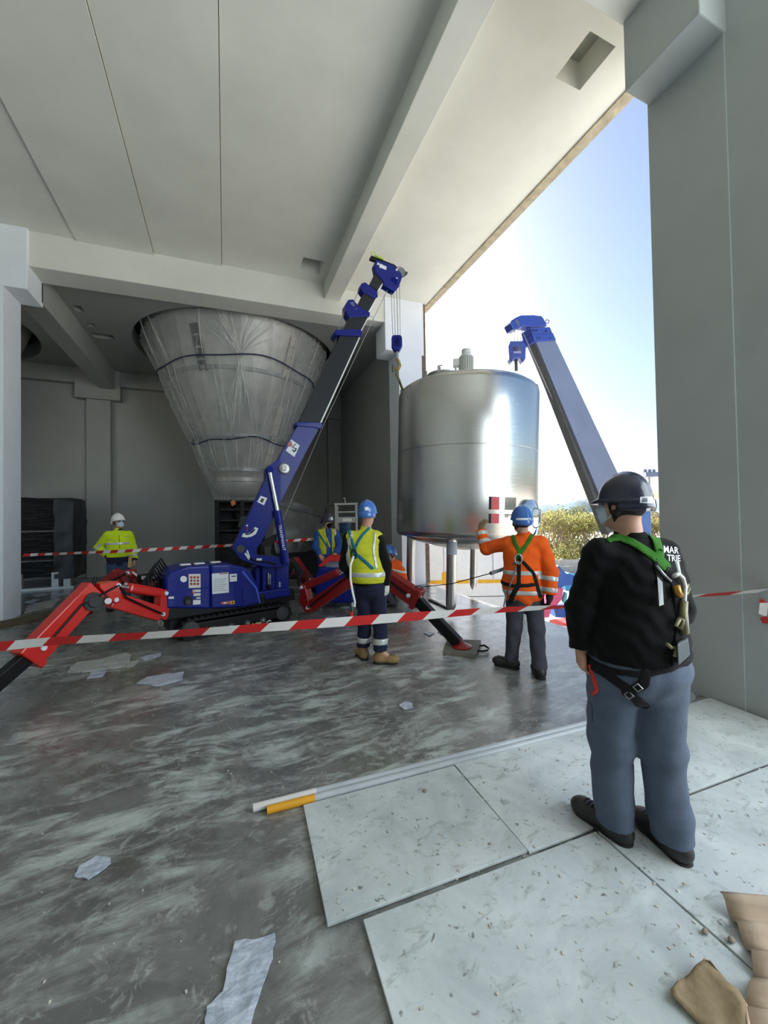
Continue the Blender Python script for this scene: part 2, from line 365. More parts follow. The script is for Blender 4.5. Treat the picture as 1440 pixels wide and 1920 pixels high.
st(MB().box(4.60, 1.0, -3.0, 8.6, 7.2, -1.0), 'loading_dock', M_DOCK, 'concrete loading dock under the outdoor crane', 'dock', bevel=0.02)
# far building line with barrel roofs
hA, hB = atd(985, 990, 118), atd(1262, 990, 118); hd = unit((hB-hA)*(1, 1, 0)); hn = np.array((-hd[1], hd[0], 0))
L = np.linalg.norm((hB-hA)[:2]); nv = 11; wv = L/nv
M_HANG = paint('hangar_brick', (140, 96, 88), 0.9, 0.12, 0.4); M_HROOF = paint('hangar_roof', (170, 152, 134), 0.8, 0.1, 0.3)
hang = empty('hangar', (hA[0], hA[1], -3), 'long low brick hangar with a row of pale arched roofs behind the trees', 'building')
P0 = np.array((hA[0], hA[1], -3.0))
MB().prism([P0, P0+hd*L, P0+hd*L+hn*30, P0+hn*30], (0, 0, 4.0)).build('wall', M_HANG, hang)
for i in range(nv):
    c0 = P0+hd*(wv*(i+0.5)); arc = [(math.cos(t), math.sin(t)) for t in [PI*k/10 for k in range(11)]]
    MB().loft([[c0+hn*o+hd*(wv*0.49*x)+np.array((0, 0, 4.0+1.5*y)) for x, y in arc] for o in (-0.8, 30)]).build('roof_vault', M_HROOF, hang, fixn=True)
    MB().obox(c0-hn*0.05+np.array((0, 0, 1.6)), hd*wv*0.3, hn*0.1, (0, 0, 0.9)).build('window', M_BOOM2, hang)
# hills
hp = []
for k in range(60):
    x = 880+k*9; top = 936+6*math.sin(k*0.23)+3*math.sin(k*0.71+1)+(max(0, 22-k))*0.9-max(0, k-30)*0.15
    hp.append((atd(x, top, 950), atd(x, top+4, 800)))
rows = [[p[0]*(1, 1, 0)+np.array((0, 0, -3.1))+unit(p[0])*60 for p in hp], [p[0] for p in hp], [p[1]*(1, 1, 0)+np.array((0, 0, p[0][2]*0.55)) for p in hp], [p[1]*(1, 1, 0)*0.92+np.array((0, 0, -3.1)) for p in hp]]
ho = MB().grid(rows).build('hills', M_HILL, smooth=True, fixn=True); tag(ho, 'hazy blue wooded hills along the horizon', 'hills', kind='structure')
# concrete boundary fence
fA, fB = atd(985, 1078, 31), atd(1262, 1074, 31); fA[2] = fB[2] = -3.0; fd = unit(fB-fA); fn = np.array((-fd[1], fd[0], 0)); L = np.linalg.norm(fB-fA); n = 8
fence = empty('concrete_fence', fA, 'low grey concrete panel fence in front of the trees', 'fence')
for i in range(n+1):
    c = fA+fd*(L*i/n); MB().obox(c+np.array((0, 0, 0.6)), fd*0.07, fn*0.09, (0, 0, 0.6)).build('post', M_FENCE, fence, bevel=0.015)
    if i < n:
        for k in range(2):
            c2 = c+fd*(L/n/2)+np.array((0, 0, 0.27+0.55*k)); MB().obox(c2, fd*(L/n/2-0.08), fn*0.035, (0, 0, 0.265)).build('panel', M_FENCE, fence, bevel=0.01)
# trees: trunk, twigs and leaves each
def tree(base, H, R, mat, label, dens, twig, seed, name='shrub_tree'):
    rnd = random.Random(seed); base = np.array(base, float)
    root = empty(name, base, label, 'tree', 'trees beyond the fence' if False else None)
    tr = MB(); tw = MB(); tips = []
    def grow(p, d, l, r, lv):
        q = p+d*l; (tr if lv < 2 else tw).tube([p, (p+q)/2+np.array([rnd.uniform(-.06, .06)*l for _ in range(3)]), q], [r, r*0.8, r*0.6], 4 if lv > 1 else 6)
        tips.append((q, lv))
        if lv >= 4: return
        for _ in range(3 if lv < 3 else 4):
            a = rnd.uniform(0, 2*PI); sp = rnd.uniform(0.35, 0.75)
            nd = unit(d+np.array((math.cos(a)*sp, math.sin(a)*sp, rnd.uniform(-0.1, 0.45)))); grow(q if rnd.random() < .6 else p+d*l*rnd.uniform(.5, .95), nd, l*rnd.uniform(0.6, 0.82), r*0.55, lv+1)
    for k in range(3):
        a = k*2.1+rnd.random(); grow(base+np.array((math.cos(a)*R*.15, math.sin(a)*R*.15, 0)), unit((math.cos(a)*.35, math.sin(a)*.35, 1)), H*0.32, H*0.022, 0)
    tr.build('trunk', M_BARK, root); tw.build('twigs', M_BARK, root, kind='stuff')
    lf = MB(); tt = [t for t, lv in tips if lv >= 3]
    for _ in range(int(dens*2.2)):
        c = tt[rnd.randrange(len(tt))]+np.array([rnd.gauss(0, 0.13*R) for _ in range(3)]); s_ = rnd.uniform(0.07, 0.16)
        if rnd.random() < .38: c = base+np.array((rnd.gauss(0, .55*R), rnd.gauss(0, .45*R), abs(rnd.gauss(0, .24*H))))
        if c[2] < base[2]: continue
        a = unit([rnd.gauss(0, 1) for _ in range(3)]); b = unit(np.cross(a, [rnd.gauss(0, 1) for _ in range(3)]))
        lf.add([c-a*s_, c+b*s_*.5, c+a*s_, c-b*s_*.5], [(0, 1, 2, 3)])
    if lf.v: lf.build('foliage', mat, root, kind='stuff')
    return root
TS = [(1020, 36, 5.2, 2.2, 0, 700, 'bare twiggy tree beside the tank edge beyond the fence'),
      (1050, 40, 4.6, 2.4, 1, 1700, 'yellow green budding tree beyond the fence, second from the tank'),
      (1085, 37, 4.5, 2.4, 0, 2000, 'pale green shrubby tree just left of the helmeted man'),
      (1118, 44, 5.0, 2.6, 2, 2200, 'darker green tree behind the face mask of the man in black'),
      (1068, 52, 5.4, 2.8, 2, 2000, 'dull green tree standing behind the other shrubs'),
      (1030, 48, 4.8, 2.6, 1, 1800, 'straw yellow willow behind the bare twiggy tree'),
      (1225, 42, 4.2, 2.4, 1, 2200, 'yellow green tree between the helmet and the right pillar'),
      (1185, 46, 4.6, 2.6, 0, 1600, 'spring green tree hidden behind the man in black'),
      (985, 45, 4.6, 2.6, 2, 1800, 'dull green tree half hidden behind the steel tank')]
for i, (x, D, H, R, mi, dn, lab) in enumerate(TS):
    p = atd(x, 967, D); p[2] = -3.0; tree(p, H*1.12, R*1.1, M_LEAF[mi], lab, dn, 1, 40+i)
# mast with floodlight platform right of the helmet
mp = atd(1219, 967, 62); mp[2] = -3
mast = empty('lighting_mast', mp, 'slim steel mast with a small platform on top beside the right pillar', 'mast')
MB().cyl(mp, mp+np.array((0, 0, 10.8)), 0.22, 0.16, 8).build('pole', M_STEELGREY, mast)
MB().obox(mp+np.array((0, 0, 11.0)), CR*1.0, unit(CF*(1, 1, 0))*0.8, (0, 0, 0.35)).build('platform', M_BOOM2, mast)
for k in range(3): MB().obox(mp+np.array((0, 0, 11.6))+CR*(k-1)*0.7, CR*0.22, unit(CF*(1, 1, 0))*0.2, (0, 0, 0.25)).build('lamp', M_BOOM2, mast)
# white lorry with orange stripe, seen under the tank
tp = Plane(atd(880, 1080, 12.5), CR*(1, 1, 0), (0, 0, 1)); tn = -tp.n if tp.n@CF < 0 else tp.n
lc = tp.px(880, 1080); lorry = empty('white_lorry', (lc[0], lc[1], -3), 'white lorry body with an orange stripe seen beneath the tank', 'lorry')
def tb(x0, x1, z0, z1, off0, off1):
    a = tp.px(x0, 1080); b = tp.px(x1, 1080); c = (a+b)/2; c = np.array((c[0], c[1], (z0+z1)/2))+tn*((off0+off1)/2)
    return MB().obox(c, (b-a)/2*(1, 1, 0), tn*((off1-off0)/2), (0, 0, (z1-z0)/2))
tb(792, 1004, -0.95, 0.75, 0, 2.4).build('cargo_body', M_WHITE, lorry, bevel=0.03)
tb(792, 1004, -0.52, -0.41, -0.03, 0.0).build('stripe', M_ORANGE if False else M_YELLOW, lorry)
tb(792, 1004, -1.4, -0.97, -0.02, 2.3).build('side_skirt', M_WHITE, lorry, bevel=0.02)
tb(797, 1000, -2.3, -1.45, 0.3, 2.1).build('chassis', M_BLACK, lorry)
for x in (815, 850, 940, 980):
    c = tp.px(x, 1080); c = np.array((c[0], c[1], -2.5)); MB().lathe([(0.2, 0), (0.46, 0.02), (0.5, 0.08), (0.5, 0.28), (0.4, 0.3)], c, tn, 20).build('wheel', M_RUBBER, lorry, smooth='auto')
for x in (842, 925): tb(x-0.6, x+0.6, -0.38, 0.74, -0.02, 0.0).build('panel_seam', M_STEELGREY, lorry)
# loader crane arm of the lorry and its yellow hook block
q = tp.px(828, 1080); q = np.array((q[0], q[1], 0))-tn*0.9
MB().tube([q+tn*1.6+np.array((0, 0, 0.7)), q+tn*1.6+np.array((0, 0, 2.6)), q+tn*0.9+np.array((0, 0, 3.0)), q+np.array((0, 0, 2.9))], [0.16, 0.16, 0.12, 0.1], 8).build('loader_arm', M_WHITE, lorry)
hb = tp.px(828, 1083, 0); hz = 1.62-(1083-969)/FPX*11.6
hy = empty('yellow_hook_block', q+np.array((0, 0, hz-0.2)), 'yellow hook block hanging on wires under the tank', 'hook')
MB().obox(q+np.array((0, 0, hz)), CR*0.13, tn*0.08, (0, 0, 0.2)).build('cheek', M_YELLOW, hy, bevel=0.06)
for s_ in (-1, 1): MB().cyl(q+CR*0.06*s_+np.array((0, 0, hz+0.18)), q+CR*0.04*s_+np.array((0, 0, 2.9)), 0.012, seg=6).build('wire', M_ROPE, hy)
MB().tube([q+np.array((0, 0, hz-0.2)), q+np.array((0, 0, hz-0.3)), q+CR*0.07+np.array((0, 0, hz-0.36)), q+CR*0.1+np.array((0, 0, hz-0.28))], 0.025, 6).build('hook', M_YELLOW, hy)
# ================================================================ STEEL TANK
def m_steel(name='brushed_steel', rough=0.24, aniso=0.75, c=(206, 205, 202)):
    m = Mat(name); m.set(Metallic=1.0, Roughness=rough, Anisotropic=aniso)
    v = m.co((1, 1, 1), 'Object'); br = m.noise(6, 4, 0.6, 0, m.co((0.6, 0.6, 60), 'Object'))
    cc = S(c); m.col(m.ramp(br, [(0.3, tuple(k*0.93 for k in cc)), (0.7, cc)]))
    m.rough(m.ramp(br, [(0.3, rough*0.85), (0.7, rough*1.15)]))
    t = m.node('ShaderNodeTangent', direction_type='RADIAL', axis='Z'); m.l.new(t.outputs[0], m.b.inputs['Tangent'])
    return m.m
M_STEEL = m_steel(); M_MIRROR = paint('polished_steel', (225, 224, 222), 0.06, 0.02, 3, metal=1.0)
M_STEEL2 = paint('satin_steel', (196, 196, 194), 0.3, 0.06, 6, metal=1.0)
TC = atd(871, 1007, 7.28); TC[2] = 1.27
tcam = unit((CC-TC)*(1, 1, 0)); tright = np.array((-tcam[1], tcam[0], 0)); tright = tright if tright@CR > 0 else -tright
TM = Matrix.Translation(TC) @ Matrix.Rotation(math.radians(2.0), 4, Vector(-tcam)) @ Matrix(((tright[0], -tcam[0], 0, 0), (tright[1], -tcam[1], 0, 0), (0, 0, 1, 0), (0, 0, 0, 1)))
# tank-local axes: x = right in the view, y = away from the camera, z = up
R_T, H_T = 1.285, 2.68
tank = bpy.data.objects.new('steel_tank', None); COL.objects.link(tank); tank.matrix_world = TM; tank['_org'] = (0, 0, 0)
tag(tank, 'large brushed stainless steel tank on legs hanging in the wall opening', 'tank')
prof = [(R_T-0.09, -0.0), (R_T-0.035, 0.012), (R_T-0.008, 0.05), (R_T, 0.10), (R_T, 1.50), (R_T-0.004, 1.505), (R_T-0.004, 1.513), (R_T, 1.518), (R_T, H_T-0.10), (R_T-0.008, H_T-0.05), (R_T-0.035, H_T-0.012), (R_T-0.09, H_T)]
MB().lathe(prof, seg=128, caps=True).build('shell', M_STEEL, tank, smooth='auto')
MB().lathe([(R_T-0.09, H_T), (R_T-0.10, H_T+0.035), (R_T-0.3, H_T+0.06), (0.6, H_T+0.13), (0.05, H_T+0.17)], seg=64).build('top_dish', M_STEEL2, tank, smooth=True)
MB().lathe([(0.08, -0.26), (0.5, -0.20), (0.9, -0.11), (R_T-0.12, -0.0), (R_T-0.12, 0.02)], seg=64).build('bottom_dish', M_STEEL2, tank, smooth=True)
for a in (-90-11, 180-11, 90-11, -11):
    t = math.radians(a); c = np.array((math.cos(t)*1.06, math.sin(t)*1.06, 0))
    lg = MB().cyl(c+np.array((0, 0, 0.02)), c+np.array((0, 0, -1.06)), 0.085, seg=24).build('leg', M_STEEL2, tank, smooth='auto')
    MB().lathe([(0.085, -1.06), (0.082, -1.10), (0.06, -1.15), (0.03, -1.19)], c, seg=24).build('foot_tip', M_STEEL2, lg, smooth='auto')
    MB().lathe([(0.087, -0.26), (0.0875, -0.05)], c, seg=24, caps=False).build('leg_sleeve', paint('masking_film', (150, 158, 170), 0.4, 0.05, 5), lg, smooth='auto') if a == -101 else None
    MB().lathe([(0.12, -0.0), (0.12, 0.03)], c, seg=24).build('leg_collar', M_STEEL2, lg, smooth='auto')
# agitator drive
mx, my = -0.02, -0.1
ag = MB().box(mx-0.13, my-0.12, H_T+0.16, mx+0.17, my+0.12, H_T+0.36).build('agitator_gearbox', M_WHITE if False else paint('motor_grey', (205, 208, 204), 0.45, 0.06, 6), tank, bevel=0.02)
mg = ag.data.materials[0]
MB().lathe([(0.16, 0), (0.16, 0.04), (0.09, 0.06)], (mx, my, H_T+0.12), seg=24).build('flange', mg, ag, smooth='auto')
mo = MB().lathe([(0.105, 0), (0.11, 0.02), (0.11, 0.34), (0.085, 0.37), (0.085, 0.45), (0.04, 0.47)], (mx, my, H_T+0.36), seg=24).build('agitator_motor', mg, tank, smooth='auto')
f_ = MB()
for k in range(20):
    t = 2*PI*k/20; f_.obox((mx+0.12*math.cos(t), my+0.12*math.sin(t), H_T+0.54), (0.018*math.cos(t), 0.018*math.sin(t), 0), (-0.004*math.sin(t), 0.004*math.cos(t), 0), (0, 0, 0.13))
f_.build('cooling_fins', mg, mo)
MB().box(mx-0.24, my-0.07, H_T+0.50, mx-0.11, my+0.07, H_T+0.64).build('terminal_box', mg, mo, bevel=0.015)
# top manhole with clamps, handle
cx, cy = -0.42, -0.45
mh = MB().lathe([(0.27, 0), (0.27, 0.17), (0.29, 0.175), (0.29, 0.20), (0.2, 0.235), (0.02, 0.25)], (cx, cy, H_T+0.03), seg=36).build('manhole', M_STEEL2, tank, smooth='auto')
for k in range(6):
    t = 2*PI*k/6+0.3; MB().cyl((cx+0.31*math.cos(t), cy+0.31*math.sin(t), H_T+0.12), (cx+0.31*math.cos(t), cy+0.31*math.sin(t), H_T+0.29), 0.016, seg=8).build('clamp', M_STEELGREY, mh)
MB().tube([(cx-0.06, cy, H_T+0.27), (cx-0.06, cy, H_T+0.38), (cx-0.1, cy, H_T+0.41), (cx-0.02, cy, H_T+0.41)], 0.014, 6).build('handle', M_STEELGREY, mh)
MB().box(0.02-0.3, cy-0.08, H_T+0.10, 0.02-0.12, cy+0.08, H_T+0.25).build('nozzle_box', M_STEEL2, tank, bevel=0.01)
for x, y, h in ((0.42, -0.55, 0.12), (0.52, -0.5, 0.14), (0.62, -0.45, 0.12), (0.86, -0.3, 0.12), (0.33, -0.6, 0.10), (0.98, -0.2, 0.10)):
    MB().lathe([(0.05, 0), (0.05, h-0.03), (0.07, h-0.03), (0.07, h)], (x, y, H_T+0.04), seg=14).build('nozzle', M_STEEL2, tank, smooth='auto')
# lifting lugs
for sx in (-1, 1):
    MB().prism([(sx*1.17, -0.02, H_T-0.02), (sx*1.30, -0.02, H_T-0.02), (sx*1.27, -0.02, H_T+0.13), (sx*1.20, -0.02, H_T+0.13)], (0, 0.03, 0)).build('lifting_lug', M_STEEL2, tank, fixn=True)
# side manway low on the right: polished dished door with handle
t = math.radians(-38); d_ = np.array((math.cos(t), math.sin(t), 0)); c = d_*(R_T-0.03)+np.array((0, 0, 0.36))
mw = MB().lathe([(0.27, 0), (0.27, 0.06), (0.30, 0.065), (0.30, 0.09), (0.26, 0.11), (0.15, 0.15), (0.02, 0.165)], c, d_, 40).build('manway_door', M_MIRROR, tank, smooth='auto')
MB().tube([c+d_*0.15+np.array((0, 0, 0.16)), c+d_*0.24+np.array((0, 0, 0.13)), c+d_*0.24+np.array((0, 0, -0.13)), c+d_*0.15+np.array((0, 0, -0.16))], 0.012, 8).build('door_handle', M_STEELGREY, mw)
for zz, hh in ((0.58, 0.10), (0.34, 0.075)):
    for nm, a0, a1, mt, rr in (('clear_window', -72, -52, M_MIRROR, 0.003), ('red_reflection', -71.5, -66, paint('reflection_red', (206, 74, 84), 0.5, 0.05), 0.006), ('window_edge', -73.5, -72, M_BLACK, 0.006)):  # red patch paints the reflected outdoor crane onto the mirror window
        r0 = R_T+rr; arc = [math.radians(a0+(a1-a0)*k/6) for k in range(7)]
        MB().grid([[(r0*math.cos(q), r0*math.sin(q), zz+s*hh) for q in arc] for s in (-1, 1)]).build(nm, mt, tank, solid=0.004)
# ================================================================ SPIDER CRANE
def text(s_, size, o, ex, ey, mat, parent, name='lettering', align='LEFT', bold=0.0):
    cu = bpy.data.curves.new('tmp', 'FONT'); cu.body = s_; cu.size = size; cu.align_x = align; cu.align_y = 'CENTER'; cu.extrude = 0.0008; cu.offset = bold; cu.resolution_u = 3
    ob = bpy.data.objects.new('tmp', cu); COL.objects.link(ob); dg = bpy.context.evaluated_depsgraph_get()
    me = bpy.data.meshes.new_from_object(ob.evaluated_get(dg)); bpy.data.objects.remove(ob); bpy.data.curves.remove(cu); me.materials.clear(); me.name = name
    ex = unit(ex); ey = unit(ey-ex*(np.array(ey)@ex)); n = np.cross(ex, ey); org = np.array(parent.get('_org', (0, 0, 0)))
    for v in me.vertices:
        p = np.array(o)+ex*v.co.x+ey*v.co.y+n*v.co.z-org; v.co = p
    return link(name, me, mat, parent, org)
CA = np.array((-0.555, 5.86, 0.0)); cu_ = np.array((0.9577, 0.2877, 0)); cv_ = np.array((-0.2877, 0.9577, 0)); cw_ = np.array((0, 0, 1.0))
def CP(u, v, w): return CA+cu_*u+cv_*v+cw_*w
PV = lambda v: Plane(CA+cv_*v, cu_, cw_)          # plane at depth v across the machine, normal towards the camera
crane = empty('spider_crane', CP(0.75, 0.37, 0), 'blue tracked mini crane with red outrigger legs lifting the steel tank', 'crane')
def cbox(u0, v0, w0, u1, v1, w1): return MB().obox(CP((u0+u1)/2, (v0+v1)/2, (w0+w1)/2), cu_*(u1-u0)/2, cv_*(v1-v0)/2, cw_*(w1-w0)/2)
def pprism(pl, pts, n0, n1):                       # pixel outline on a plane, thickness from n0 to n1 along its normal
    q = pl.poly(pts, n1); return MB().prism(q, pl.n*(n0-n1))
# tracks
def track_path(n=60):
    L0, L1, r = 0.12, 1.46, 0.135; straight = L1-L0; per = 2*straight+2*PI*r; out = []
    for k in range(n):
        s_ = per*k/n
        if s_ < straight: out.append((L0+s_, 0.012, 0.0))
        elif s_ < straight+PI*r: t = (s_-straight)/r; out.append((L1+r*math.sin(t), 0.012+r-r*math.cos(t), t))
        elif s_ < 2*straight+PI*r: out.append((L1-(s_-straight-PI*r), 0.012+2*r, PI))
        else: t = (s_-2*straight-PI*r)/r; out.append((L0-r*math.sin(t), 0.012+r+r*math.cos(t), PI+t))
    return out
lugme = None
for v0 in (0.0, 0.55):
    path = track_path(72); tr = MB(); inner = 0.022
    ringo = [[CP(u, v0, w), CP(u, v0+0.2, w), CP(u-math.sin(a)*inner, v0+0.2, w+math.cos(a)*inner), CP(u-math.sin(a)*inner, v0, w+math.cos(a)*inner)] for u, w, a in path]
    t_ = MB().loft(ringo, closed=True).build('track', M_RUBBER, crane, fixn=True)
    for k, (u, w, a) in enumerate(track_path(44)):
        tang = cu_*math.cos(a)+cw_*math.sin(a); nor = cu_*math.sin(a)-cw_*math.cos(a)
        lug = MB().obox((0, 0, 0), tang*0.016, cv_*0.1, nor*0.011)
        o = lug.build('track_lug', M_RUBBER, t_) if True else None
        o.location = Vector(CP(u, v0+0.1, w)+nor*0.008-np.array(t_['_org'])); 
        for vv, pp in zip(o.data.vertices, lug.v): vv.co = pp
    fr = cbox(0.10, v0+0.04, 0.07, 1.48, v0+0.16, 0.22).build('track_frame', M_BLACK, crane, bevel=0.02)
    for u in (0.12, 1.46): MB().lathe([(0.02, 0), (0.108, 0.01), (0.108, 0.15), (0.02, 0.16)], CP(u, v0+0.02, 0.147), cv_, 24).build('idler', M_DARKGREY, fr, smooth='auto')
    for u in (0.42, 0.66, 0.90, 1.14):
        MB().lathe([(0.01, 0), (0.05, 0.005), (0.05, 0.14), (0.01, 0.145)], CP(u, v0+0.03, 0.085), cv_, 16).build('roller', M_DARKGREY, fr, smooth='auto')
        MB().lathe([(0.004, -0.01), (0.022, 0.0), (0.022, 0.01)], CP(u, v0+0.02, 0.085), cv_, 12).build('roller_cap', M_STEELGREY, fr)
pt0 = PV(0.035)
a = pt0.px(465, 1176); b = pt0.px(500, 1170)
text('MC', 0.115, a, cu_, cw_, M_LIME if False else paint('model_yellow', (214, 206, 96), 0.5, 0.02), crane, bold=0.003)
text('285C', 0.115, pt0.px(478.5, 1173.6), cu_, cw_, M_WHITE, crane, bold=0.003)
# chassis
cbox(-0.12, 0.20, 0.12, 1.66, 0.55, 0.40).build('chassis', M_BLACK, crane, bevel=0.015)
cbox(-0.22, 0.08, 0.30, 1.2, 0.70, 0.47).build('skid_frame', M_BLACK, crane, bevel=0.02)
cbox(1.02, 0.1, 0.38, 1.62, 0.68, 0.52).build('deck', M_BLUE, crane, bevel=0.02)
# engine cover
pc_ = PV(0.06)
def cover(pts, v0, v1, name, mat, bev=0.04, par=None):
    pl = PV(v0); q = pl.poly(pts); return MB().prism(q, cv_*(v1-v0)).build(name, mat, par or crane, bevel=bev, seg=3, smooth=False)
cvr = cover([(311, 1141), (310, 1084), (318, 1073), (352, 1062), (395, 1060), (395, 1142)], 0.06, 0.69, 'engine_cover', M_BLUE, 0.03)
cv2 = cover([(395.3, 1142), (395.3, 1059.5), (430, 1058), (454, 1062), (470, 1069), (484, 1100), (490, 1132), (456, 1139)], 0.045, 0.70, 'engine_door', M_BLUE, 0.03)
cover([(455, 1137), (455, 1101), (482, 1101), (487, 1131)], 0.036, 0.06, 'access_panel', M_BLUE, 0.006, cv2)
cover([(453, 1073), (457, 1070.5), (483, 1103), (489, 1131), (486, 1131.5), (479, 1104)], 0.034, 0.05, 'rib', paint('blue_rib', (60, 92, 196), 0.3, 0.05), 0.006, cv2)
def stk(pl, pts, name, mat, par, t=0.004): return pprism(pl, pts, -0.001, t).build(name, mat, par)
pa = PV(0.056); pb = PV(0.041)
M_PAPER = paint('paper', (222, 226, 230), 0.6, 0.03, 8); M_PANEL = paint('panel_beige', (214, 206, 196), 0.6, 0.05, 12)
stk(pa, [(344.3+6.3*math.cos(t), 1085.8+6*math.sin(t)) for t in [2*PI*k/20 for k in range(20)]], 'round_sticker', M_PAPER, cvr)
sp_ = stk(pa, [(353.6, 1076.5), (376, 1076), (376.3, 1102), (354, 1102.8)], 'lever_panel', M_PANEL, cvr)
M_RB = paint('icon_red', (150, 62, 44), 0.6, 0.2, 40); M_IG = paint('icon_grey', (110, 108, 116), 0.6, 0.1, 30)
for i in range(3):
    for j in range(3):
        cx_, cy_ = 358.7+6.2*i, 1082.6+6.1*j
        stk(pa, [(cx_+2.5*math.cos(t), cy_+2.5*math.sin(t)) for t in [2*PI*k/10 for k in range(10)]], 'icon', M_IG if (i == 1 and j == 1) else M_RB, sp_, 0.006)
for pts, m_ in (([(361, 1105.8), (376, 1105.2), (376, 1110), (361, 1110.4)], M_PANEL), ([(363, 1112.4), (376, 1112), (376, 1117), (363, 1117.8)], M_PANEL), ([(368, 1120), (376, 1119.6), (376, 1122.6), (368, 1123)], M_PANEL), ([(362, 1125.2), (376, 1124.6), (376, 1133), (362, 1134)], M_PAPER), ([(360.5, 1106), (365.5, 1106), (365.5, 1113), (360.5, 1113)], paint('sticker_red', (176, 60, 66), 0.6, 0.05))):
    stk(pa, pts, 'warning_sticker', m_, cvr, 0.004 if m_ is not M_PAPER else 0.005)
stk(pa, [(353+10*math.cos(t)*.9, 1126+9*math.sin(t)) for t in [2*PI*k/16 for k in range(16)]], 'exhaust_opening', M_BLACK, cvr)
MB().cyl(pa.px(353, 1129, 0.0), pa.px(353, 1129, 0.05), 0.035, seg=14).build('exhaust_pipe', M_DARKGREY, cvr)
text('HVO', 0.05, pa.px(316, 1121, 0.006), cu_, cw_, M_PAPER, cvr) if False else stk(pa, [(316, 1119), (326, 1118.5), (326, 1122.5), (316, 1123)], 'small_sticker', M_PAPER, cvr)
doc = stk(pb, [(397.3, 1075.6), (428.5, 1073.2), (429.2, 1111), (398.2, 1114)], 'inspection_sheet', M_PAPER, cv2)
for k in range(7): stk(pb, [(400.5, 1086+3.6*k), (425.5-(k % 3)*3, 1084.6+3.5*k), (425.5-(k % 3)*3, 1085.3+3.5*k), (400.5, 1086.7+3.6*k)], 'text_line', M_IG, doc, 0.0055)
stk(pb, [(411, 1075.2), (427.5, 1074), (427.5, 1075.6), (411, 1076.8)], 'text_line', M_RB, doc, 0.0055)
lb = stk(pb, [(430.6, 1076.5), (444, 1075.6), (444.2, 1089.8), (431, 1091)], 'fleet_label', M_PAPER, cv2)
stk(pb, [(434, 1079.8), (442.5, 1079.2), (442.5, 1081), (434, 1081.6)], 'text_line', M_BLACK, lb, 0.0055)
ws = stk(pb, [(415, 1129), (440, 1126), (440, 1131.6), (415, 1133)], 'warning_sticker', paint('sticker_orange', (196, 104, 84), 0.6, 0.05), cv2)
stk(pb, [(432.5, 1127), (440, 1126.2), (440, 1132.4), (432.5, 1133)], 'hazard_square', M_YELLOW, ws, 0.0055)
stk(pb, [(434, 1131.5), (438.4, 1131), (436.3, 1127.5)], 'hazard_triangle', M_BLACK, ws, 0.007)
stk(pb, [(419.5, 1129.6), (424.5, 1129), (424.5, 1131.8), (419.5, 1132.3)], 'pictogram', M_PAPER, ws, 0.006)
for u0 in (0.02, 0.2, 0.42): cbox(u0, 0.12, 1.02, u0+0.13, 0.22, 1.036).build('top_sticker', M_PAPER, cvr)
# slew post
post = cbox(1.20, 0.20, 0.46, 1.58, 0.56, 0.93).build('slew_post', M_BLUE, crane, bevel=0.02)
cbox(1.12, 0.28, 0.46, 1.30, 0.5, 0.9).build('post_gusset', M_BLUE, post, bevel=0.02)
pp_ = PV(0.195)
stk(pp_, [(518, 1062), (541, 1062), (541, 1104), (518, 1104)], 'valve_cover', M_BLUE, post, 0.02)
for k, x in enumerate((503, 506.5)): MB().tube([pp_.px(x, 1074+3*k, .02), pp_.px(x, 1084, .03), pp_.px(x, 1096, .02)], 0.011, 6).build('valve_pipe', M_STEELGREY, post)
MB().ball(pp_.px(504, 1100, .02), 0.04, 12, 7).build('swivel', M_BLACK, post, smooth=True)
for pts, m_ in (([(507, 1106), (512, 1106), (512, 1113), (507, 1113)], M_YELLOW), ([(512.5, 1106), (525, 1105.4), (525, 1112.4), (512.5, 1113)], M_PAPER), ([(526.5, 1105.4), (538, 1105), (538, 1112), (526.5, 1112.4)], M_IG)): stk(pp_, pts, 'warning_sticker', m_, post)
stk(pp_, [(523, 1091), (526, 1091), (526, 1101), (523, 1101)], 'latch', M_STEELGREY, post, 0.03)
# ---- boom, in its own vertical plane
B0 = atd(452, 1035, 5.98); B1 = atd(733, 525, 7.2); bx = unit((B1-B0)*(1, 1, 0)); BP = Plane(B0, bx, cw_)
if BP.n@CF > 0: BP = Plane(B0, -bx, cw_)
def bprism(pts, t, name, mat, par=None, bev=0.006): return pprism(BP, pts, -t/2, t/2).build(name, mat, par or crane, bevel=bev)
arm = bprism([(436, 1029), (450, 1048), (470, 1056), (500, 1064), (542, 1062), (541, 1050), (516, 1043), (482, 1042), (481, 1028)], 0.26, 'boom_bracket', M_BLUE)
base = bprism([(436, 1028), (448, 1002), (465, 968), (487, 921), (498, 898), (498, 879), (503, 873), (520, 863), (559, 796), (601, 799), (577, 842), (523, 948), (510, 978), (490, 1017), (481.5, 1028), (480, 1042), (455, 1044)], 0.22, 'base_boom', M_BLUE)
bprism([(555, 791), (602, 792), (605, 797), (601, 804), (590, 801), (556, 798)], 0.27, 'boom_collar', M_BLUE)
S2 = bprism([(560, 793), (600, 793), (678, 622), (641, 622)], 0.18, 'boom_section', M_BOOM)
bprism([(598.5, 793), (603, 793), (680.5, 622), (677, 622)], 0.14, 'slide_strip', M_WHITE, S2, 0.002)
C2 = bprism([(627, 622), (630, 618), (674, 617), (680, 622), (678, 630), (629, 628)], 0.25, 'boom_collar', M_BLUE)
bprism([(627, 622), (634, 620), (632, 632), (628, 640)], 0.10, 'rope_anchor', M_BLACK, C2)
S3 = bprism([(644, 621), (676, 621), (691, 592), (655, 592)], 0.15, 'boom_section', M_BOOM)
bprism([(674.5, 621), (678, 621), (693, 592), (690, 592)], 0.11, 'slide_strip', M_WHITE, S3, 0.002)
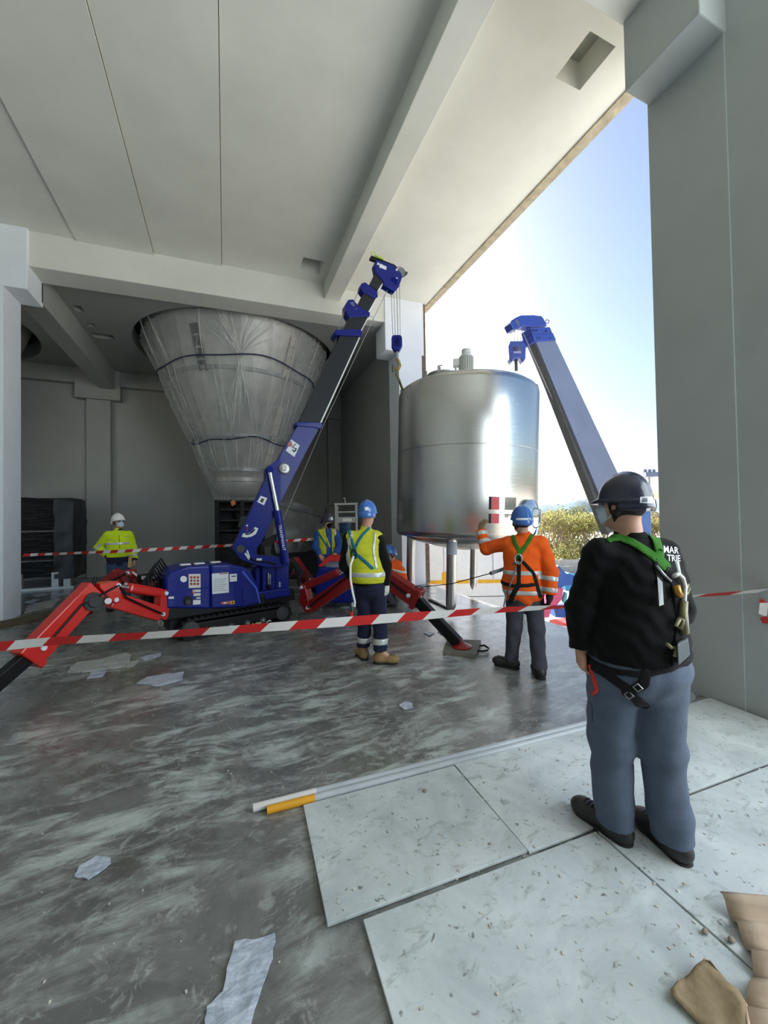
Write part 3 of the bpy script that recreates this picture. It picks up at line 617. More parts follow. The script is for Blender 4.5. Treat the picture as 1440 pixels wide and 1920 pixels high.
C3 = bprism([(648, 570), (653, 562), (662, 561), (672, 573), (694, 586), (693, 593), (655, 595), (648, 583)], 0.19, 'sheave_bracket', M_BLUE)
MB().cyl(BP.px(660, 571, 0.10), BP.px(660, 571, -0.10), 0.045, seg=16).build('sheave', M_BOOM2, C3, smooth='auto')
for x, y in ((664, 573), (668, 579)): MB().cyl(BP.px(x, y, 0.10), BP.px(x, y, 0.09), 0.012, seg=8).build('pin', M_STEELGREY, C3)
MB().tube([BP.px(693, 592), BP.px(702, 596), BP.px(700, 602), BP.px(690, 600)], 0.006, 6).build('rope_guide', M_STEELGREY, C3)
S4 = bprism([(671, 572), (691, 584), (707, 555), (684, 545)], 0.12, 'boom_section', M_BOOM)
bprism([(690, 584), (693.5, 586), (709.5, 556), (706, 555)], 0.08, 'slide_strip', M_WHITE, S4, 0.002)
C4 = bprism([(676, 540), (678, 531), (685, 529), (707, 546), (709, 556), (704, 559), (681, 548)], 0.16, 'boom_collar', M_BLUE)
S5 = bprism([(693, 534), (708, 545), (719, 527), (705, 510)], 0.09, 'boom_section', M_BOOM)
bprism([(707, 545), (710, 547), (722, 527), (718.5, 526)], 0.06, 'slide_strip', M_WHITE, S5, 0.002)
hd_ = bprism([(702, 496), (706, 487), (735, 496), (752, 508), (754, 520), (748, 538), (740, 547), (719, 534), (719, 527), (705, 512)], 0.13, 'boom_head', M_BLUE)
bprism([(694, 482), (697, 479), (740, 496), (746, 502), (742, 506), (704, 490), (694, 486)], 0.05, 'jib_pin_bar', M_BLACK, hd_)
bprism([(754, 506), (765, 510), (764, 514), (757, 518), (750, 512)], 0.05, 'nose_plate', M_DARKGREY, hd_)
MB().cyl(BP.px(752, 510, 0.075), BP.px(752, 510, -0.075), 0.075, seg=20).build('sheave', M_STEELGREY, hd_, smooth='auto')
MB().cyl(BP.px(738, 528, 0.078), BP.px(738, 528, -0.078), 0.075, seg=20).build('sheave', M_BLUE, hd_, smooth='auto')
for pts in ([(708, 492), (711, 493), (710.5, 497), (707, 496)], [(712, 494), (725, 500), (724, 506), (711, 501)], [(743, 503), (746, 504), (745, 508), (742, 507)], [(742, 520), (746, 521), (745, 523), (741.5, 522)]): stk(BP, pts, 'white_sticker', M_PAPER, hd_, 0.068)
MB().tube([BP.px(700+4*math.cos(t), 476.5+4*math.sin(t)) for t in [2*PI*k/10 for k in range(10)]], 0.008, 6, True).build('carabiner', M_LIME, hd_)
MB().tube([BP.px(704, 479, .04), BP.px(710, 482, .05), BP.px(719, 486, .05)], 0.018, 6).build('lime_strap', M_LIME, hd_)
MB().tube([BP.px(736, 500), BP.px(737, 494), BP.px(741, 501), BP.px(748, 500), BP.px(754, 502)], 0.007, 6).build('loose_wire', M_STEELGREY, hd_)
# luffing cylinder (in front of the boom side), pins, winch disc, stickers
off = 0.16
cyl = MB().cyl(BP.px(520, 957, off), BP.px(536, 1056, off), 0.062, seg=20).build('luffing_cylinder', M_BLUE, crane, smooth='auto')
MB().cyl(BP.px(506, 884, off), BP.px(521, 962, off), 0.033, seg=16).build('piston_rod', M_WHITE if False else M_CHROME, cyl, smooth='auto')
MB().cyl(BP.px(506, 880, 0.09), BP.px(506, 880, 0.2), 0.05, seg=16).build('rod_eye', M_BLUE, cyl, smooth='auto')
MB().cyl(BP.px(515.5, 962, off+.02), BP.px(529, 1040, off+.02), 0.013, seg=8).build('hydraulic_pipe', M_BLUE, cyl)
e1 = BP.px(524.5, 984, off+0.064); e2 = BP.px(533, 1034, off+0.064); dv = unit(e2-e1)
text('TRANSMANUT', 0.062, e1, dv, np.cross(BP.n, dv), M_PAPER, cyl)
dsk = MB().lathe([(0.0, 0), (0.088, 0.0), (0.09, 0.03), (0.07, 0.05), (0.0, 0.055)], BP.px(533, 879, 0.11), BP.n, 28).build('angle_gauge', M_STEELGREY, crane, smooth='auto')
stk(BP, [(529.5, 873), (538, 873.5), (537, 882), (529, 881)], 'gauge_box', M_PANEL, dsk, 0.20)
def bst(pts, name, mat, t=0.1135, par=None): return stk(BP, pts, name, mat, par or base, t)
lg_ = bst([(546, 824), (562, 835), (552, 857), (536, 845), (540, 838), (546, 836), (548, 832), (544, 827)], 'emblem', M_PAPER)
bst([(553.5, 832), (555, 833), (549.5, 838.5), (557, 841), (554, 847), (550.5, 847.5), (548.5, 846), (548.5, 842), (550, 842), (550.5, 845.5), (553, 844), (554, 841.5), (547, 839)], 'emblem_letter', M_BLACK, 0.116, lg_)
bst([(540, 829), (547, 828), (548.5, 835), (545, 838), (539, 836)], 'emblem_dot', M_DRED, 0.1145, lg_)
gs = bst([(478, 988)]+[(484.5, 991)]+[(480, 1001), (472, 1006), (463, 1008), (453, 1006.5), (456, 1000), (464, 1000), (472, 997)], 'angle_scale', M_PAPER)
bst([(477, 991), (479, 993), (473, 999.5), (465, 1003), (459, 1002.5), (460, 1000.5), (466, 1000), (472, 997)], 'scale_band', M_BLACK, 0.116, gs)
s5 = bst([(489, 929.5), (501, 934), (495, 947.5), (482, 941)], 'load_sticker', M_PAPER); bst([(491, 934), (496, 936), (492, 943), (487, 940)], 'pictogram', M_DARKGREY, 0.116, s5)
MB().cyl(BP.px(463, 997, 0.12), BP.px(463, 986, 0.12), 0.008, seg=6).build('pointer', M_RED, base); MB().ball(BP.px(463, 985.5, 0.12), 0.016, 8, 6).build('pointer_ball', M_PAPER, base)
MB().cyl(BP.px(451, 1029, 0.15), BP.px(451, 1029, -0.15), 0.06, seg=16).build('pivot_pin', M_DARKGREY, base, smooth='auto')
for q in ([(459, 1037), (467, 1049)], [(463, 1032), (467.5, 1046)]): MB().cyl(BP.px(*q[0], 0.13), BP.px(*q[1], 0.13), 0.014, seg=8).build('hose_fitting', M_PAPER, base)
stk(BP, [(481, 1047), (491, 1047), (491, 1051), (481, 1051)], 'small_sticker', M_PAPER, arm, 0.134)
MB().tube([BP.px(468, 1046, .14), BP.px(478, 1052, .15), BP.px(500, 1053, .15), BP.px(518, 1058, .15)], 0.012, 6).build('hydraulic_hose', M_BLACK, arm)
MB().tube([BP.px(512, 1012, .0), BP.px(514, 1030, -.02), BP.px(520, 1048, 0), BP.px(526, 1056, .05)], 0.014, 6).build('hydraulic_hose', M_BLACK, arm)
bprism([(488, 1018), (505, 1010), (520, 1002), (518, 1014), (506, 1024), (490, 1026)], 0.2, 'winch_drum', M_BLACK, crane)
# ropes along the boom
def rope(pts, par, r=0.006, name='hoist_rope'): return MB().tube(pts, r, 6).build(name, M_ROPE, par)
rope([BP.px(629, 640, .02), BP.px(647, 580, .02)], C2, 0.009); rope([BP.px(664, 565, .0), BP.px(677, 535, .0)], C3, 0.007)
rope([BP.px(520, 1000, -.02), BP.px(605, 800, -.02), BP.px(700, 598, 0), BP.px(729, 538, .0)], base, 0.006)
# hook block, hanging on four falls
hk = BP.px(744, 643); hz = np.array((0, 0, 1.0)); hs = unit(CR*(1, 1, 0)); hn_ = unit(np.cross(hz, hs))
blk = MB()
blk.prism([hk+hs*a+hz*b-hn_*0.06 for a, b in ((-.10, .09), (-.07, .13), (.07, .13), (.10, .09), (.10, -.08), (.05, -.17), (-.05, -.17), (-.10, -.08))], hn_*0.12)
hb_ = blk.build('hook_block', M_BLUE, crane, bevel=0.02, fixn=True)
for x in (-.045, .045): MB().cyl(hk+hs*x*0.4-hn_*0.075+hz*0.0, hk+hs*x*0.4+hn_*0.075, 0.075, seg=18).build('sheave', M_BLUE, hb_, smooth='auto')
stk(Plane(hk, hs, hz), [(738, 641), (751, 641.5), (751, 645), (738, 644.5)], 'block_plate', paint('plate_violet', (92, 64, 110), 0.5, 0.05), hb_, 0.07) if Plane(hk, hs, hz).n@CF < 0 else None
MB().cyl(hk-hz*0.17, hk-hz*0.30, 0.03, seg=12).build('hook_shank', M_STEELGREY, hb_, smooth='auto')
lugw = np.array(TM @ Vector((-1.22, 0, H_T+0.10)))
h0 = hk-hz*0.30
MB().tube([h0, h0-hz*0.06+hs*0.03, h0-hz*0.13+hs*0.05, h0-hz*0.19+hs*0.02, h0-hz*0.2-hs*0.03, h0-hz*0.15-hs*0.06], [0.03, 0.03, 0.032, 0.032, 0.026, 0.014], 10).build('hook', M_YELLOW if False else paint('hook_brass', (168, 148, 92), 0.5, 0.15, 10, metal=0.3), hb_, smooth=True)
for k, (x0, x1) in enumerate(((732, 738.5), (737, 742), (742.5, 746), (748, 750))): rope([BP.px(x0+1, 541-2*k, .0), hk+hs*(-.07+.045*k)+hz*0.12], hb_, 0.006)
sh = MB().tube([h0-hz*0.17+hs*0.0, h0-hz*0.30-hs*0.02, h0-hz*0.40+hs*0.03, lugw+hz*0.02], 0.022, 8).build('lifting_sling', paint('sling_olive', (120, 112, 60), 0.8, 0.2, 12), hb_)
MB().tube([lugw+hs*(0.05*math.cos(t))+hz*(0.05*math.sin(t)+0.02) for t in [2*PI*k/12 for k in range(12)]], 0.014, 8, True).build('shackle', M_STEELGREY, hb_)
MB().tube([h0-hz*0.1-hs*0.08, h0-hz*0.18-hs*0.09, h0-hz*0.25-hs*0.08], 0.012, 6).build('safety_latch', M_DARKGREY, hb_)
# ---- outriggers
def opl(S_, F_):
    p = Plane(S_, unit((F_-S_)*(1, 1, 0)), cw_)
    if p.n@CF > 0: p = Plane(S_, -unit((F_-S_)*(1, 1, 0)), cw_)
    return p
def bar2(pl, a, b, h, t, off=0.0):                   # box beam from a to b (plane coords as world points), height h, thickness t
    d = unit(b-a); up = np.cross(pl.n, d); return MB().obox((a+b)/2+pl.n*off, (b-a)/2, up*h/2, pl.n*t/2)
def outrigger(S_, F_, pts, pad_red=True, mat=M_RED, dark=M_BLACK, wd=0.15, hoses=True):
    """pts: world points in the leg plane: lower hinge, upper hinge, elbow low, elbow high, leg top, red end, foot"""
    pl = opl(S_, F_); lo, up, el, eh, lt, re, ft = pts
    root = MB()
    d = unit((lo-up)); sd = unit(el-lo)
    root.prism([lo-d*-0.06-sd*0.09, lo+d*0.06+sd*0.03, up+sd*0.06, up-d*0.06-sd*0.02, (lo+up)/2-sd*0.16], pl.n*wd*0.9) 
    root.v = [tuple(np.array(p)-pl.n*wd*0.45) for p in root.v]
    o = root.build('outrigger', mat, crane, bevel=0.01, fixn=True)
    bar2(pl, lo, el, 0.18, wd*0.8).build('inner_arm', mat, o, bevel=0.008)
    bar2(pl, up, up+(eh-up)*0.72, 0.115, 0.10).build('leg_cylinder', mat, o, bevel=0.03)
    MB().cyl(up+(eh-up)*0.7, eh, 0.024, seg=12).build('leg_rod', M_CHROME, o, smooth='auto')
    c = (el+lt)/2; k = MB(); 
    k.prism([el+(el-eh)*0.25, el+(el-lo)*0.12, lt-(re-lt)*0.02, lt+unit(eh-el)*0.06, eh+unit(eh-el)*0.05, eh+(up-eh)*0.06, el+(lo-el)*0.12], pl.n*wd*1.15)
    k.v = [tuple(np.array(p)-pl.n*wd*0.575) for p in k.v]; k.build('elbow_plate', mat, o, bevel=0.008, fixn=True)
    bar2(pl, lt, re, 0.235, wd*1.0).build('outer_leg', mat, o, bevel=0.012)
    bar2(pl, lt+(re-lt)*0.12+pl.ey*0.10, re-(re-lt)*0.1+pl.ey*0.10, 0.075, wd*0.5).build('leg_spine', mat, o, bevel=0.012)
    bar2(pl, re-(re-lt)*0.07, re+(re-lt)*0.015, 0.275, wd*1.25).build('leg_collar', mat, o, bevel=0.012)
    ex = bar2(pl, re-(re-lt)*0.1, re+(ft-re)*0.93, 0.13, wd*0.72).build('leg_extension', dark, o, bevel=0.01)
    MB().cyl(re+(ft-re)*0.93+cw_*0.05, ft+cw_*0.03, 0.035, seg=10).build('ankle', M_DRED, ex)
    MB().lathe([(0.12, 0), (0.12, 0.015), (0.05, 0.045), (0.02, 0.05)], ft, seg=20).build('foot_plate', M_DRED, ex, smooth='auto')
    for p in (lo, up, eh, el, lt+(re-lt)*0.85): MB().cyl(p+pl.n*(wd*0.5), p+pl.n*(wd*0.66), 0.026, seg=12).build('pin', M_PAPER, o)
    if hoses:
        MB().tube([lo+pl.n*wd*.6, lo+(el-lo)*.3+pl.n*wd*.6+cw_*.02, lo+(el-lo)*.8+pl.n*wd*.6+cw_*.06, eh+pl.n*wd*.65, lt+(re-lt)*.3+pl.n*wd*.58+pl.ey*.03, lt+(re-lt)*.8+pl.n*wd*.58], 0.012, 6).build('hydraulic_hose', M_BLACK, o)
    return o, pl
# near left leg, reaching towards the lower left corner of the view
S1 = CP(-0.22, 0.10, 0); F1 = onz(-80, 1350)
pl1 = opl(S1, F1); g_ = lambda x, y: pl1.px(x, y)
o1, _ = outrigger(S1, F1, [g_(297, 1151), g_(303, 1112), g_(208, 1124), g_(212, 1097), g_(176, 1104), g_(50, 1236), g_(-80, 1343)], wd=0.14)
MB().tube([g_(165, 1112), g_(176, 1098), g_(179, 1082)], 0.014, 6).build('guide_rod', M_BLACK, o1); MB().tube([g_(179, 1082), g_(178, 1098), g_(186, 1105)], 0.011, 6).build('hose_loop', M_BLACK, o1)
gp = pl1.px(176, 1128, .09); MB().lathe([(0.0, .02), (.06, .02), (.07, 0), (.1, 0), (.1, -.015)], gp, pl1.n, 20).build('angle_sensor', M_DARKGREY, o1)
MB().cyl(pl1.px(203, 1127, .08), pl1.px(203, 1127, .1), .034, seg=16).build('leg_number_disc', M_PAPER, o1)
# near right leg, reaching to the pad behind the worker in yellow
S2_ = CP(1.68, 0.10, 0); F2 = onz(866, 1213, 0.05)
pl2 = opl(S2_, F2); g_ = lambda x, y: pl2.px(x, y)
o2, _ = outrigger(S2_, F2, [g_(583, 1138), g_(572, 1100), g_(672, 1078), g_(664, 1060), g_(700, 1066), g_(785, 1124), F2], mat=M_DRED, wd=0.14)
MB().tube([g_(786, 1112), g_(790, 1120), g_(787, 1132), g_(780, 1145)], 0.01, 6).build('white_cord', M_WHITE, o2)
# far left and far right legs
S3_ = CP(-0.2, 0.62, 0); F3 = CP(-1.5, 2.1, 0); pl3 = opl(S3_, F3)
q3 = lambda a, w: S3_+unit((F3-S3_)*(1, 1, 0))*a+cw_*w
o3, _ = outrigger(S3_, F3, [q3(-0.05, .50), q3(0, .68), q3(.42, .74), q3(.40, .90), q3(.58, .86), q3(1.25, .36), q3(1.9, .0)], mat=M_DRED, wd=0.13)
MB().obox(q3(0.12, 0.83), cu_*0.14, cv_*0.06, cw_*0.05).build('tool_tray', M_BLACK, o3, bevel=0.01)
for du in (-0.06, 0.05): MB().obox(q3(0.12, 0.84)+cu_*du-cv_*0.062, cu_*0.04, cv_*0.002, cw_*0.025).build('white_sticker', M_PAPER, o3)
S4_ = CP(1.62, 0.62, 0); F4 = CP(3.1, 1.75, 0); q4 = lambda a, w: S4_+unit((F4-S4_)*(1, 1, 0))*a+cw_*w
outrigger(S4_, F4, [q4(-0.05, .42), q4(0, .62), q4(.5, .72), q4(.48, .86), q4(.66, .82), q4(1.3, .34), q4(1.85, .0)], mat=M_DRED, wd=0.13, hoses=False)
# controls and hoses between post and left end
for k in range(6):
    a = CP(-0.24+0.03*k, 0.3+0.05*k, 0.55+0.03*k); MB().tube([a, a+cw_*0.25+cu_*0.02, a+cw_*0.4-cu_*0.06, a+cw_*0.28-cu_*0.16, a+cw_*0.1-cu_*0.18], 0.016, 6).build('hydraulic_hose', M_BLACK, crane)
cbox(-0.40, 0.3, 0.42, -0.2, 0.6, 0.72).build('valve_bank', M_BLACK, crane, bevel=0.02)
for k in range(4): MB().tube([CP(-0.33+.04*k, 0.36, 0.72), CP(-0.335+.04*k, 0.35, 0.92)], 0.008, 6).build('control_lever', M_DARKGREY, crane)
for k in range(6):
    a = CP(1.60+0.02*k, 0.25+0.05*k, 0.45); MB().tube([a, a+cw_*(0.2+.04*k)+cu_*0.08, a+cw_*(0.38+.03*k)+cu_*0.16, a+cw_*0.25+cu_*(0.22+.03*k), a+cw_*0.05+cu_*0.26], 0.015, 6).build('hydraulic_hose', M_BLACK, crane)
cbox(1.56, 0.2, 0.28, 1.76, 0.6, 0.46).build('leg_mount', M_BLACK, crane, bevel=0.02); cbox(-0.30, 0.08, 0.34, -0.18, 0.68, 0.5).build('leg_mount', M_BLACK, crane, bevel=0.02)
MB().tube([pl2.px(567+4*math.cos(t), 1166+5*math.sin(t), .05) for t in [2*PI*k/10 for k in range(10)]], 0.006, 6, True).build('tie_ring', M_STEELGREY, crane)
MB().tube([pl1.px(301+4*math.cos(t), 1168+5*math.sin(t), .05) for t in [2*PI*k/10 for k in range(10)]], 0.006, 6, True).build('tie_ring', M_STEELGREY, crane)
# pad under the near right foot
pad = [onz(838, 1205), onz(902, 1207), onz(892, 1234), onz(830, 1228)]
pb_ = MB().prism([p+np.array((0, 0, 0.0)) for p in pad], (0, 0, 0.048)).build('outrigger_pad', paint('recycled_pad', (112, 108, 96), 0.8, 0.2, 14, 0.3), bevel=0.008, fixn=True)
tag(pb_, 'square grey brown plastic pad under the crane foot', 'pad')
e_ = (pad[1]+pad[2])/2+cw_*0.03; ed = unit(pad[1]-pad[2]); eo = unit(np.cross(ed, cw_)); eo = eo if eo@CR > 0 else -eo
MB().tube([e_+ed*.09, e_+ed*.09+eo*.06+cw_*.01, e_+ed*.03+eo*.12, e_-ed*.05+eo*.11, e_-ed*.1+eo*.05, e_-ed*.09], 0.012, 6).build('carry_strap', M_BLACK, pb_)
# blue power pack with red lifting frame, right behind the near right leg
pw = atd(628, 1132, 6.95); pw[2] = 0; ax = unit(CR*(1, 1, 0)); ay = np.array((-ax[1], ax[0], 0)); ay = ay if ay@CF > 0 else -ay
pk = empty('power_pack', pw, 'blue rounded power pack with a red lifting frame beside the worker in blue', 'machine')
M_PKTOP = paint('pack_top_lit', (120, 128, 150), 0.3, 0.08, 4)  # grey tone puts light on the top of the blue housing
prof_ = [(-.36, .12), (.33, .10), (.36, .3), (.33, .62), (.22, .76), (-.26, .76), (-.36, .62)]
MB().prism([pw+ax*a+cw_*b for a, b in prof_], ay*0.5).build('housing', M_BLUE, pk, bevel=0.04, seg=3, fixn=True)
MB().lathe([(0.02, 0), (.27, 0), (.27, .03), (.2, .06), (0.02, .065)], pw+ay*.25+cw_*.755, seg=28).build('top_cap', M_PKTOP, pk, smooth='auto')
fr_ = [(-.30, .78), (-.12, .95), (.0, .93), (.12, .97), (.22, .92), (.32, .76)]
for oy in (0.06, 0.42): MB().prism([pw+ay*oy+ax*a+cw_*b for a, b in fr_+[(.27, .76), (.18, .87), (-.1, .86), (-.24, .76)]], ay*0.035).build('lifting_frame', M_RED, pk, fixn=True)
for a in (-.3, .28): MB().box(0, 0, 0, .01, .01, .01) if False else MB().cyl(pw+ax*a+ay*.25, pw+ax*a+ay*.25+cw_*.13, .035, seg=10).build('foot', M_PAPER, pk)
MB().obox(pw+ax*.12-ay*.005+cw_*.68, ax*.05, ay*.003, cw_*.03).build('type_plate', M_PAPER, pk)
# ================================================================ HANGING SILOS
def m_film(name, c, op=0.35, rough=0.25):
    m = Mat(name); m.set(Roughness=rough, Base_Color=(*S(c), 1), Transmission_Weight=0.0, Specular_IOR_Level=0.8)
    tr = m.node('ShaderNodeBsdfTransparent'); mx = m.node('ShaderNodeMixShader')
    lw = m.node('ShaderNodeLayerWeight', Blend=0.35)
    r = m.ramp(lw.outputs['Facing'], [(0.0, op*0.45), (0.55, op), (1.0, min(1, op*2.4))])
    n = m.ramp(m.noise(5, 6, 0.7, 1.5, m.co((1, 1, 0.25))), [(0.35, 0.75), (0.7, 1.5)])
    f = m.mix(1.0, r, n, 'MULTIPLY')
    m.l.new(f, mx.inputs[0]); m.l.new(tr.outputs[0], mx.inputs[1]); m.l.new(m.b.outputs[0], mx.inputs[2]); m.l.new(mx.outputs[0], m.n['Material Output'].inputs[0]); return m.m
M_FILM = m_film('clear_film', (240, 240, 236), 0.36)
M_SILO = paint('silo_steel', (190, 188, 182), 0.4, 0.15, 3, metal=0.35)
M_CORD = paint('blue_cord', (40, 46, 84), 0.7, 0.1, 10)
def cone_r(z): return 0.60+(z-2.3)*0.425
def silo(cx, cy, label, full=True):
    root = empty('hanging_silo', (cx, cy, 2.2), label, 'silo')
    MB().lathe([(0.42, 2.3), (0.52, 2.36), (0.60, 2.42), (0.74, 2.62), (0.74, 2.66), (0.80, 2.68), (0.80, 2.78), (0.76, 2.80), (cone_r(3.1), 3.1), (cone_r(6.3), 6.3), (2.42, 6.7), (2.42, 9.4)], (cx, cy, 0), seg=72).build('cone', M_SILO, root, smooth='auto')
    for z in (2.98, 3.8, 5.28):
        r = cone_r(z); MB().lathe([(r, z-0.05), (r+0.035, z-0.045), (r+0.035, z+0.045), (r+0.01, z+0.05)], (cx, cy, 0), seg=72, caps=False).build('ring_flange', M_STEELGREY, root, smooth='auto')
    if not full: return root
    def onc(ang, z, o=0.0): r = cone_r(z)+o; return np.array((cx+r*math.sin(ang), cy-r*math.cos(ang), z))
    for a, z0, nn in ((0.55, 5.35, 4), (0.66, 3.25, 3), (0.62, 4.0, 3), (-0.5, 5.3, 4)):
        lad = MB()
        for k in range(nn):
            z = z0+0.24*k; q = onc(a, z, 0.03); d_, s_, u_ = frame(onc(a, z+0.1, .03)-q); t_ = unit((math.cos(a), math.sin(a), 0)); nrm = unit(np.cross(t_, d_))
            for oo in (-.075, .075): lad.obox(q+t_*oo, t_*0.022, d_*0.12, nrm*0.02)
            lad.obox(q+d_*0.1, t_*0.075, d_*0.022, nrm*0.02)
            lad.obox(q+nrm*(-0.012), t_*0.06, d_*0.09, nrm*0.004)
        lad.build('viewport_ladder', M_PANEL if a > 0 else M_DARKGREY, root)
    # plastic wrap with pleats gathered at two cords
    rnd = random.Random(5); NA, zs = 300, [2.18+0.085*k for k in range(50)]
    ph = [(rnd.uniform(0, 2*PI), rnd.choice((9, 14, 23, 31, 47, 64)), rnd.uniform(.3, 1)) for _ in range(9)]
    rows = []
    for z in zs:
        gather = max(math.exp(-((z-5.52)/0.35)**2), math.exp(-((z-3.70)/0.3)**2))
        row = []
        for k in range(NA+1):
            a = 2*PI*k/NA; az = a+0.10*math.sin(3*a+z*0.8)
            w = sum(m_*abs(math.sin(n_*az*0.5+p_+0.25*math.sin(z*1.3+p_))) for p_, n_, m_ in ph)/sum(m_ for _, _, m_ in ph)
            w2 = max(0, math.sin(37*az+math.sin(z)))**6+max(0, math.sin(21*az+1.3+0.6*math.sin(1.4*z)))**8
            r = max(cone_r(max(z, 2.75)), 0.78 if z < 2.8 else 0)+0.045+0.085*w*(1-0.75*gather)+0.035*w2
            if z < 2.75: r = 0.86-0.20*(2.75-z)/0.55+0.06*w
            row.append((cx+r*math.sin(a), cy-r*math.cos(a), z+(0.05*math.sin(11*a) if z < 2.3 else 0)))
        rows.append(row)
    MB().grid(rows).build('plastic_wrap', M_FILM, root, smooth=True)
    # hand-gathered pleats fanning out from the cords
    pl_ = MB()
    lines = []
    for k in range(26): lines.append((-0.05+rnd.gauss(0, .02), rnd.uniform(-.5, .5), 5.5, rnd.uniform(.6, .95)))
    for k in range(22): lines.append((-0.05+rnd.gauss(0, .02), rnd.uniform(-.22, .22), 5.45, -rnd.uniform(.7, 1.7)))
    for k in range(14): lines.append((rnd.choice((-.2, .3))+rnd.gauss(0, .03), rnd.uniform(-.3, .3), 3.68, rnd.choice((-1, 1))*rnd.uniform(.5, 1.2)))
    for k in range(46): lines.append((rnd.uniform(-1.3, 1.3), rnd.gauss(0, .05), rnd.choice((5.5, 5.5, 3.7)), rnd.choice((-1, 1))*rnd.uniform(.4, 1.7)))
    for a0, da, zc, L in lines:
        pts = []
        for t in range(8):
            q = t/7; z = max(2.45, min(6.5, zc+L*q)); pts.append(onc(a0+da*(q**1.15), z, 0.085+0.04*math.sin(PI*q)))
        w_ = rnd.uniform(.005, .013); pl_.tube(pts, [w_*(0.35+0.65*math.sin(PI*(.12+.8*t/7))) for t in range(8)], 5)
    pl_.build('pleat_folds', m_film('folded_film', (246, 246, 242), 0.7), root, smooth=True, kind='stuff')
    for z, nm in ((5.50, 0.10), (3.70, 0.08)):
        MB().tube([onc(2*PI*k/60, z+0.05*math.sin(2*PI*k/60*3+1)+0.03*math.sin(2*PI*k/60*7), nm) for k in range(60)], 0.016, 6, True).build('binding_cord', M_CORD, root)
    return root
silo(0.45, 11.6, 'large conical silo wrapped in clear plastic hanging through the ceiling')
silo(-6.9, 11.9, 'second conical silo half hidden behind the left pillar', False)
# ================================================================ WRAPPED GOODS
M_BFILM = Mat('black_film'); M_BFILM.set(Roughness=0.34, Base_Color=(*S((12, 12, 13)), 1)); M_BFILM.bump(M_BFILM.noise(6, 7, 0.7, 2.0, M_BFILM.co((0.6, 0.6, 2.6))), 0.8, 0.05); M_BFILM = M_BFILM.m
M_GFILM = m_film('grey_film', (84, 86, 86), 0.85)
def wrapped(c, ax, ay, w, d, h, seed, mat, name, par, z0=0.0, n=14):
    """a box under wrinkled film"""
    rnd = random.Random(seed); mb = MB(); rings = []
    per = [(-w, -d), (0, -d), (w, -d), (w, 0), (w, d), (0, d), (-w, d), (-w, 0)]
    ring = []
    for i in range(8):
        a, b = np.array(per[i]), np.array(per[(i+1) % 8]); ring += [a+(b-a)*k/8 for k in range(8)]
    for k in range(n+1):
        z = z0+h*k/n; sc = 1.0 if k < n else 0.985
        rings.append([np.array(c)*(1, 1, 0)+ax*(q[0]*sc+0.03*noise.noise((q[0]*3, q[1]*3+seed, z*6)))+ay*(q[1]*sc+0.05*noise.noise((q[0]*4+9, seed+q[1]*3, z*7)))+np.array((0, 0, z+0.03*noise.noise((q[0]*3, seed, z)))) for q in ring])
    return mb.loft(rings).build(name, mat, par, smooth='auto')
X3, Y3, Z3 = np.array((1.0, 0, 0)), np.array((0, 1.0, 0)), np.array((0, 0, 1.0))
c0 = np.array((-4.55, 12.6, 0)); wp = empty('wrapped_pallet', c0, 'tall pallet wrapped in black plastic film beside the left pillar', 'pallet')
wrapped(c0, X3, Y3, 0.95, 0.5, 1.98, 3, M_BFILM, 'black_wrap', wp, 0.3)
wrapped(c0+X3*0.80+Y3*-0.1, X3, Y3, 0.2, 0.5, 2.0, 8, paint('dark_film', (24, 25, 27), 0.4, 0.3, 4, 0.5), 'corner_wrap', wp, 0.25)
for x in (-.8, -.1, .62, .86): MB().box(c0[0]+x-.07, c0[1]-.58, 0.06, c0[0]+x+.07, c0[1]-.45, .42).build('block', M_ALU, wp)
MB().box(c0[0]-.95, c0[1]-.6, 0.0, c0[0]+1.0, c0[1]+.5, .06).build('skid', M_ALU, wp)
for z in (1.45, .72): MB().obox(c0-Y3*.56+Z3*z+X3*.3, X3*.6, Y3*.015, Z3*.02+X3*.0).build('loose_flap', M_GFILM, wp)
c1 = np.array((0.42, 11.35, 0)); dm = empty('discharge_machine', c1, 'dark wrapped discharge machine standing under the silo cone', 'machine')
for x in (-.62, .0, .5):
    MB().box(c1[0]+x-.05, c1[1]-.5, 0.0, c1[0]+x+.05, c1[1]-.4, 2.18).build('frame_post', M_BLACK, dm)
wrapped(c1-X3*.05, X3, Y3, 0.62, 0.42, 0.95, 21, M_BFILM, 'black_wrap', dm, 0.35)
for z in (1.35, 1.62, 1.9, 2.12): MB().box(c1[0]-.62, c1[1]-.46, z, c1[0]+.5, c1[1]+.4, z+.05).build('frame_rail', M_BLACK, dm)
MB().box(c1[0]-.6, c1[1]+.3, 1.3, c1[0]+.55, c1[1]+.36, 2.15).build('rear_panel', M_BLACK, dm)
MB().obox(c1+X3*.1-Y3*.5+Z3*1.6, X3*.18, Y3*.01, Z3*.14+X3*.03).build('loose_flap', M_GFILM, dm)
M_TAPEB = paint('brown_tape', (206, 112, 66), 0.5, 0.1, 8)
for x, z, dx in ((-.22, 2.1, .03), (.72, 2.05, .16)): MB().obox(c1+X3*x-Y3*.52+Z3*z, X3*.05+Z3*dx, Y3*.01, Z3*.06-X3*.02).build('tape_strip', M_TAPEB, dm)
c2 = np.array((2.0, 11.3, 0)); dg = empty('draped_machine', c2, 'machine draped in grey and black plastic behind the crane boom', 'machine')
wrapped(c2, X3, Y3, 0.75, 0.55, 1.05, 31, M_BFILM, 'black_wrap', dg, 0.0)
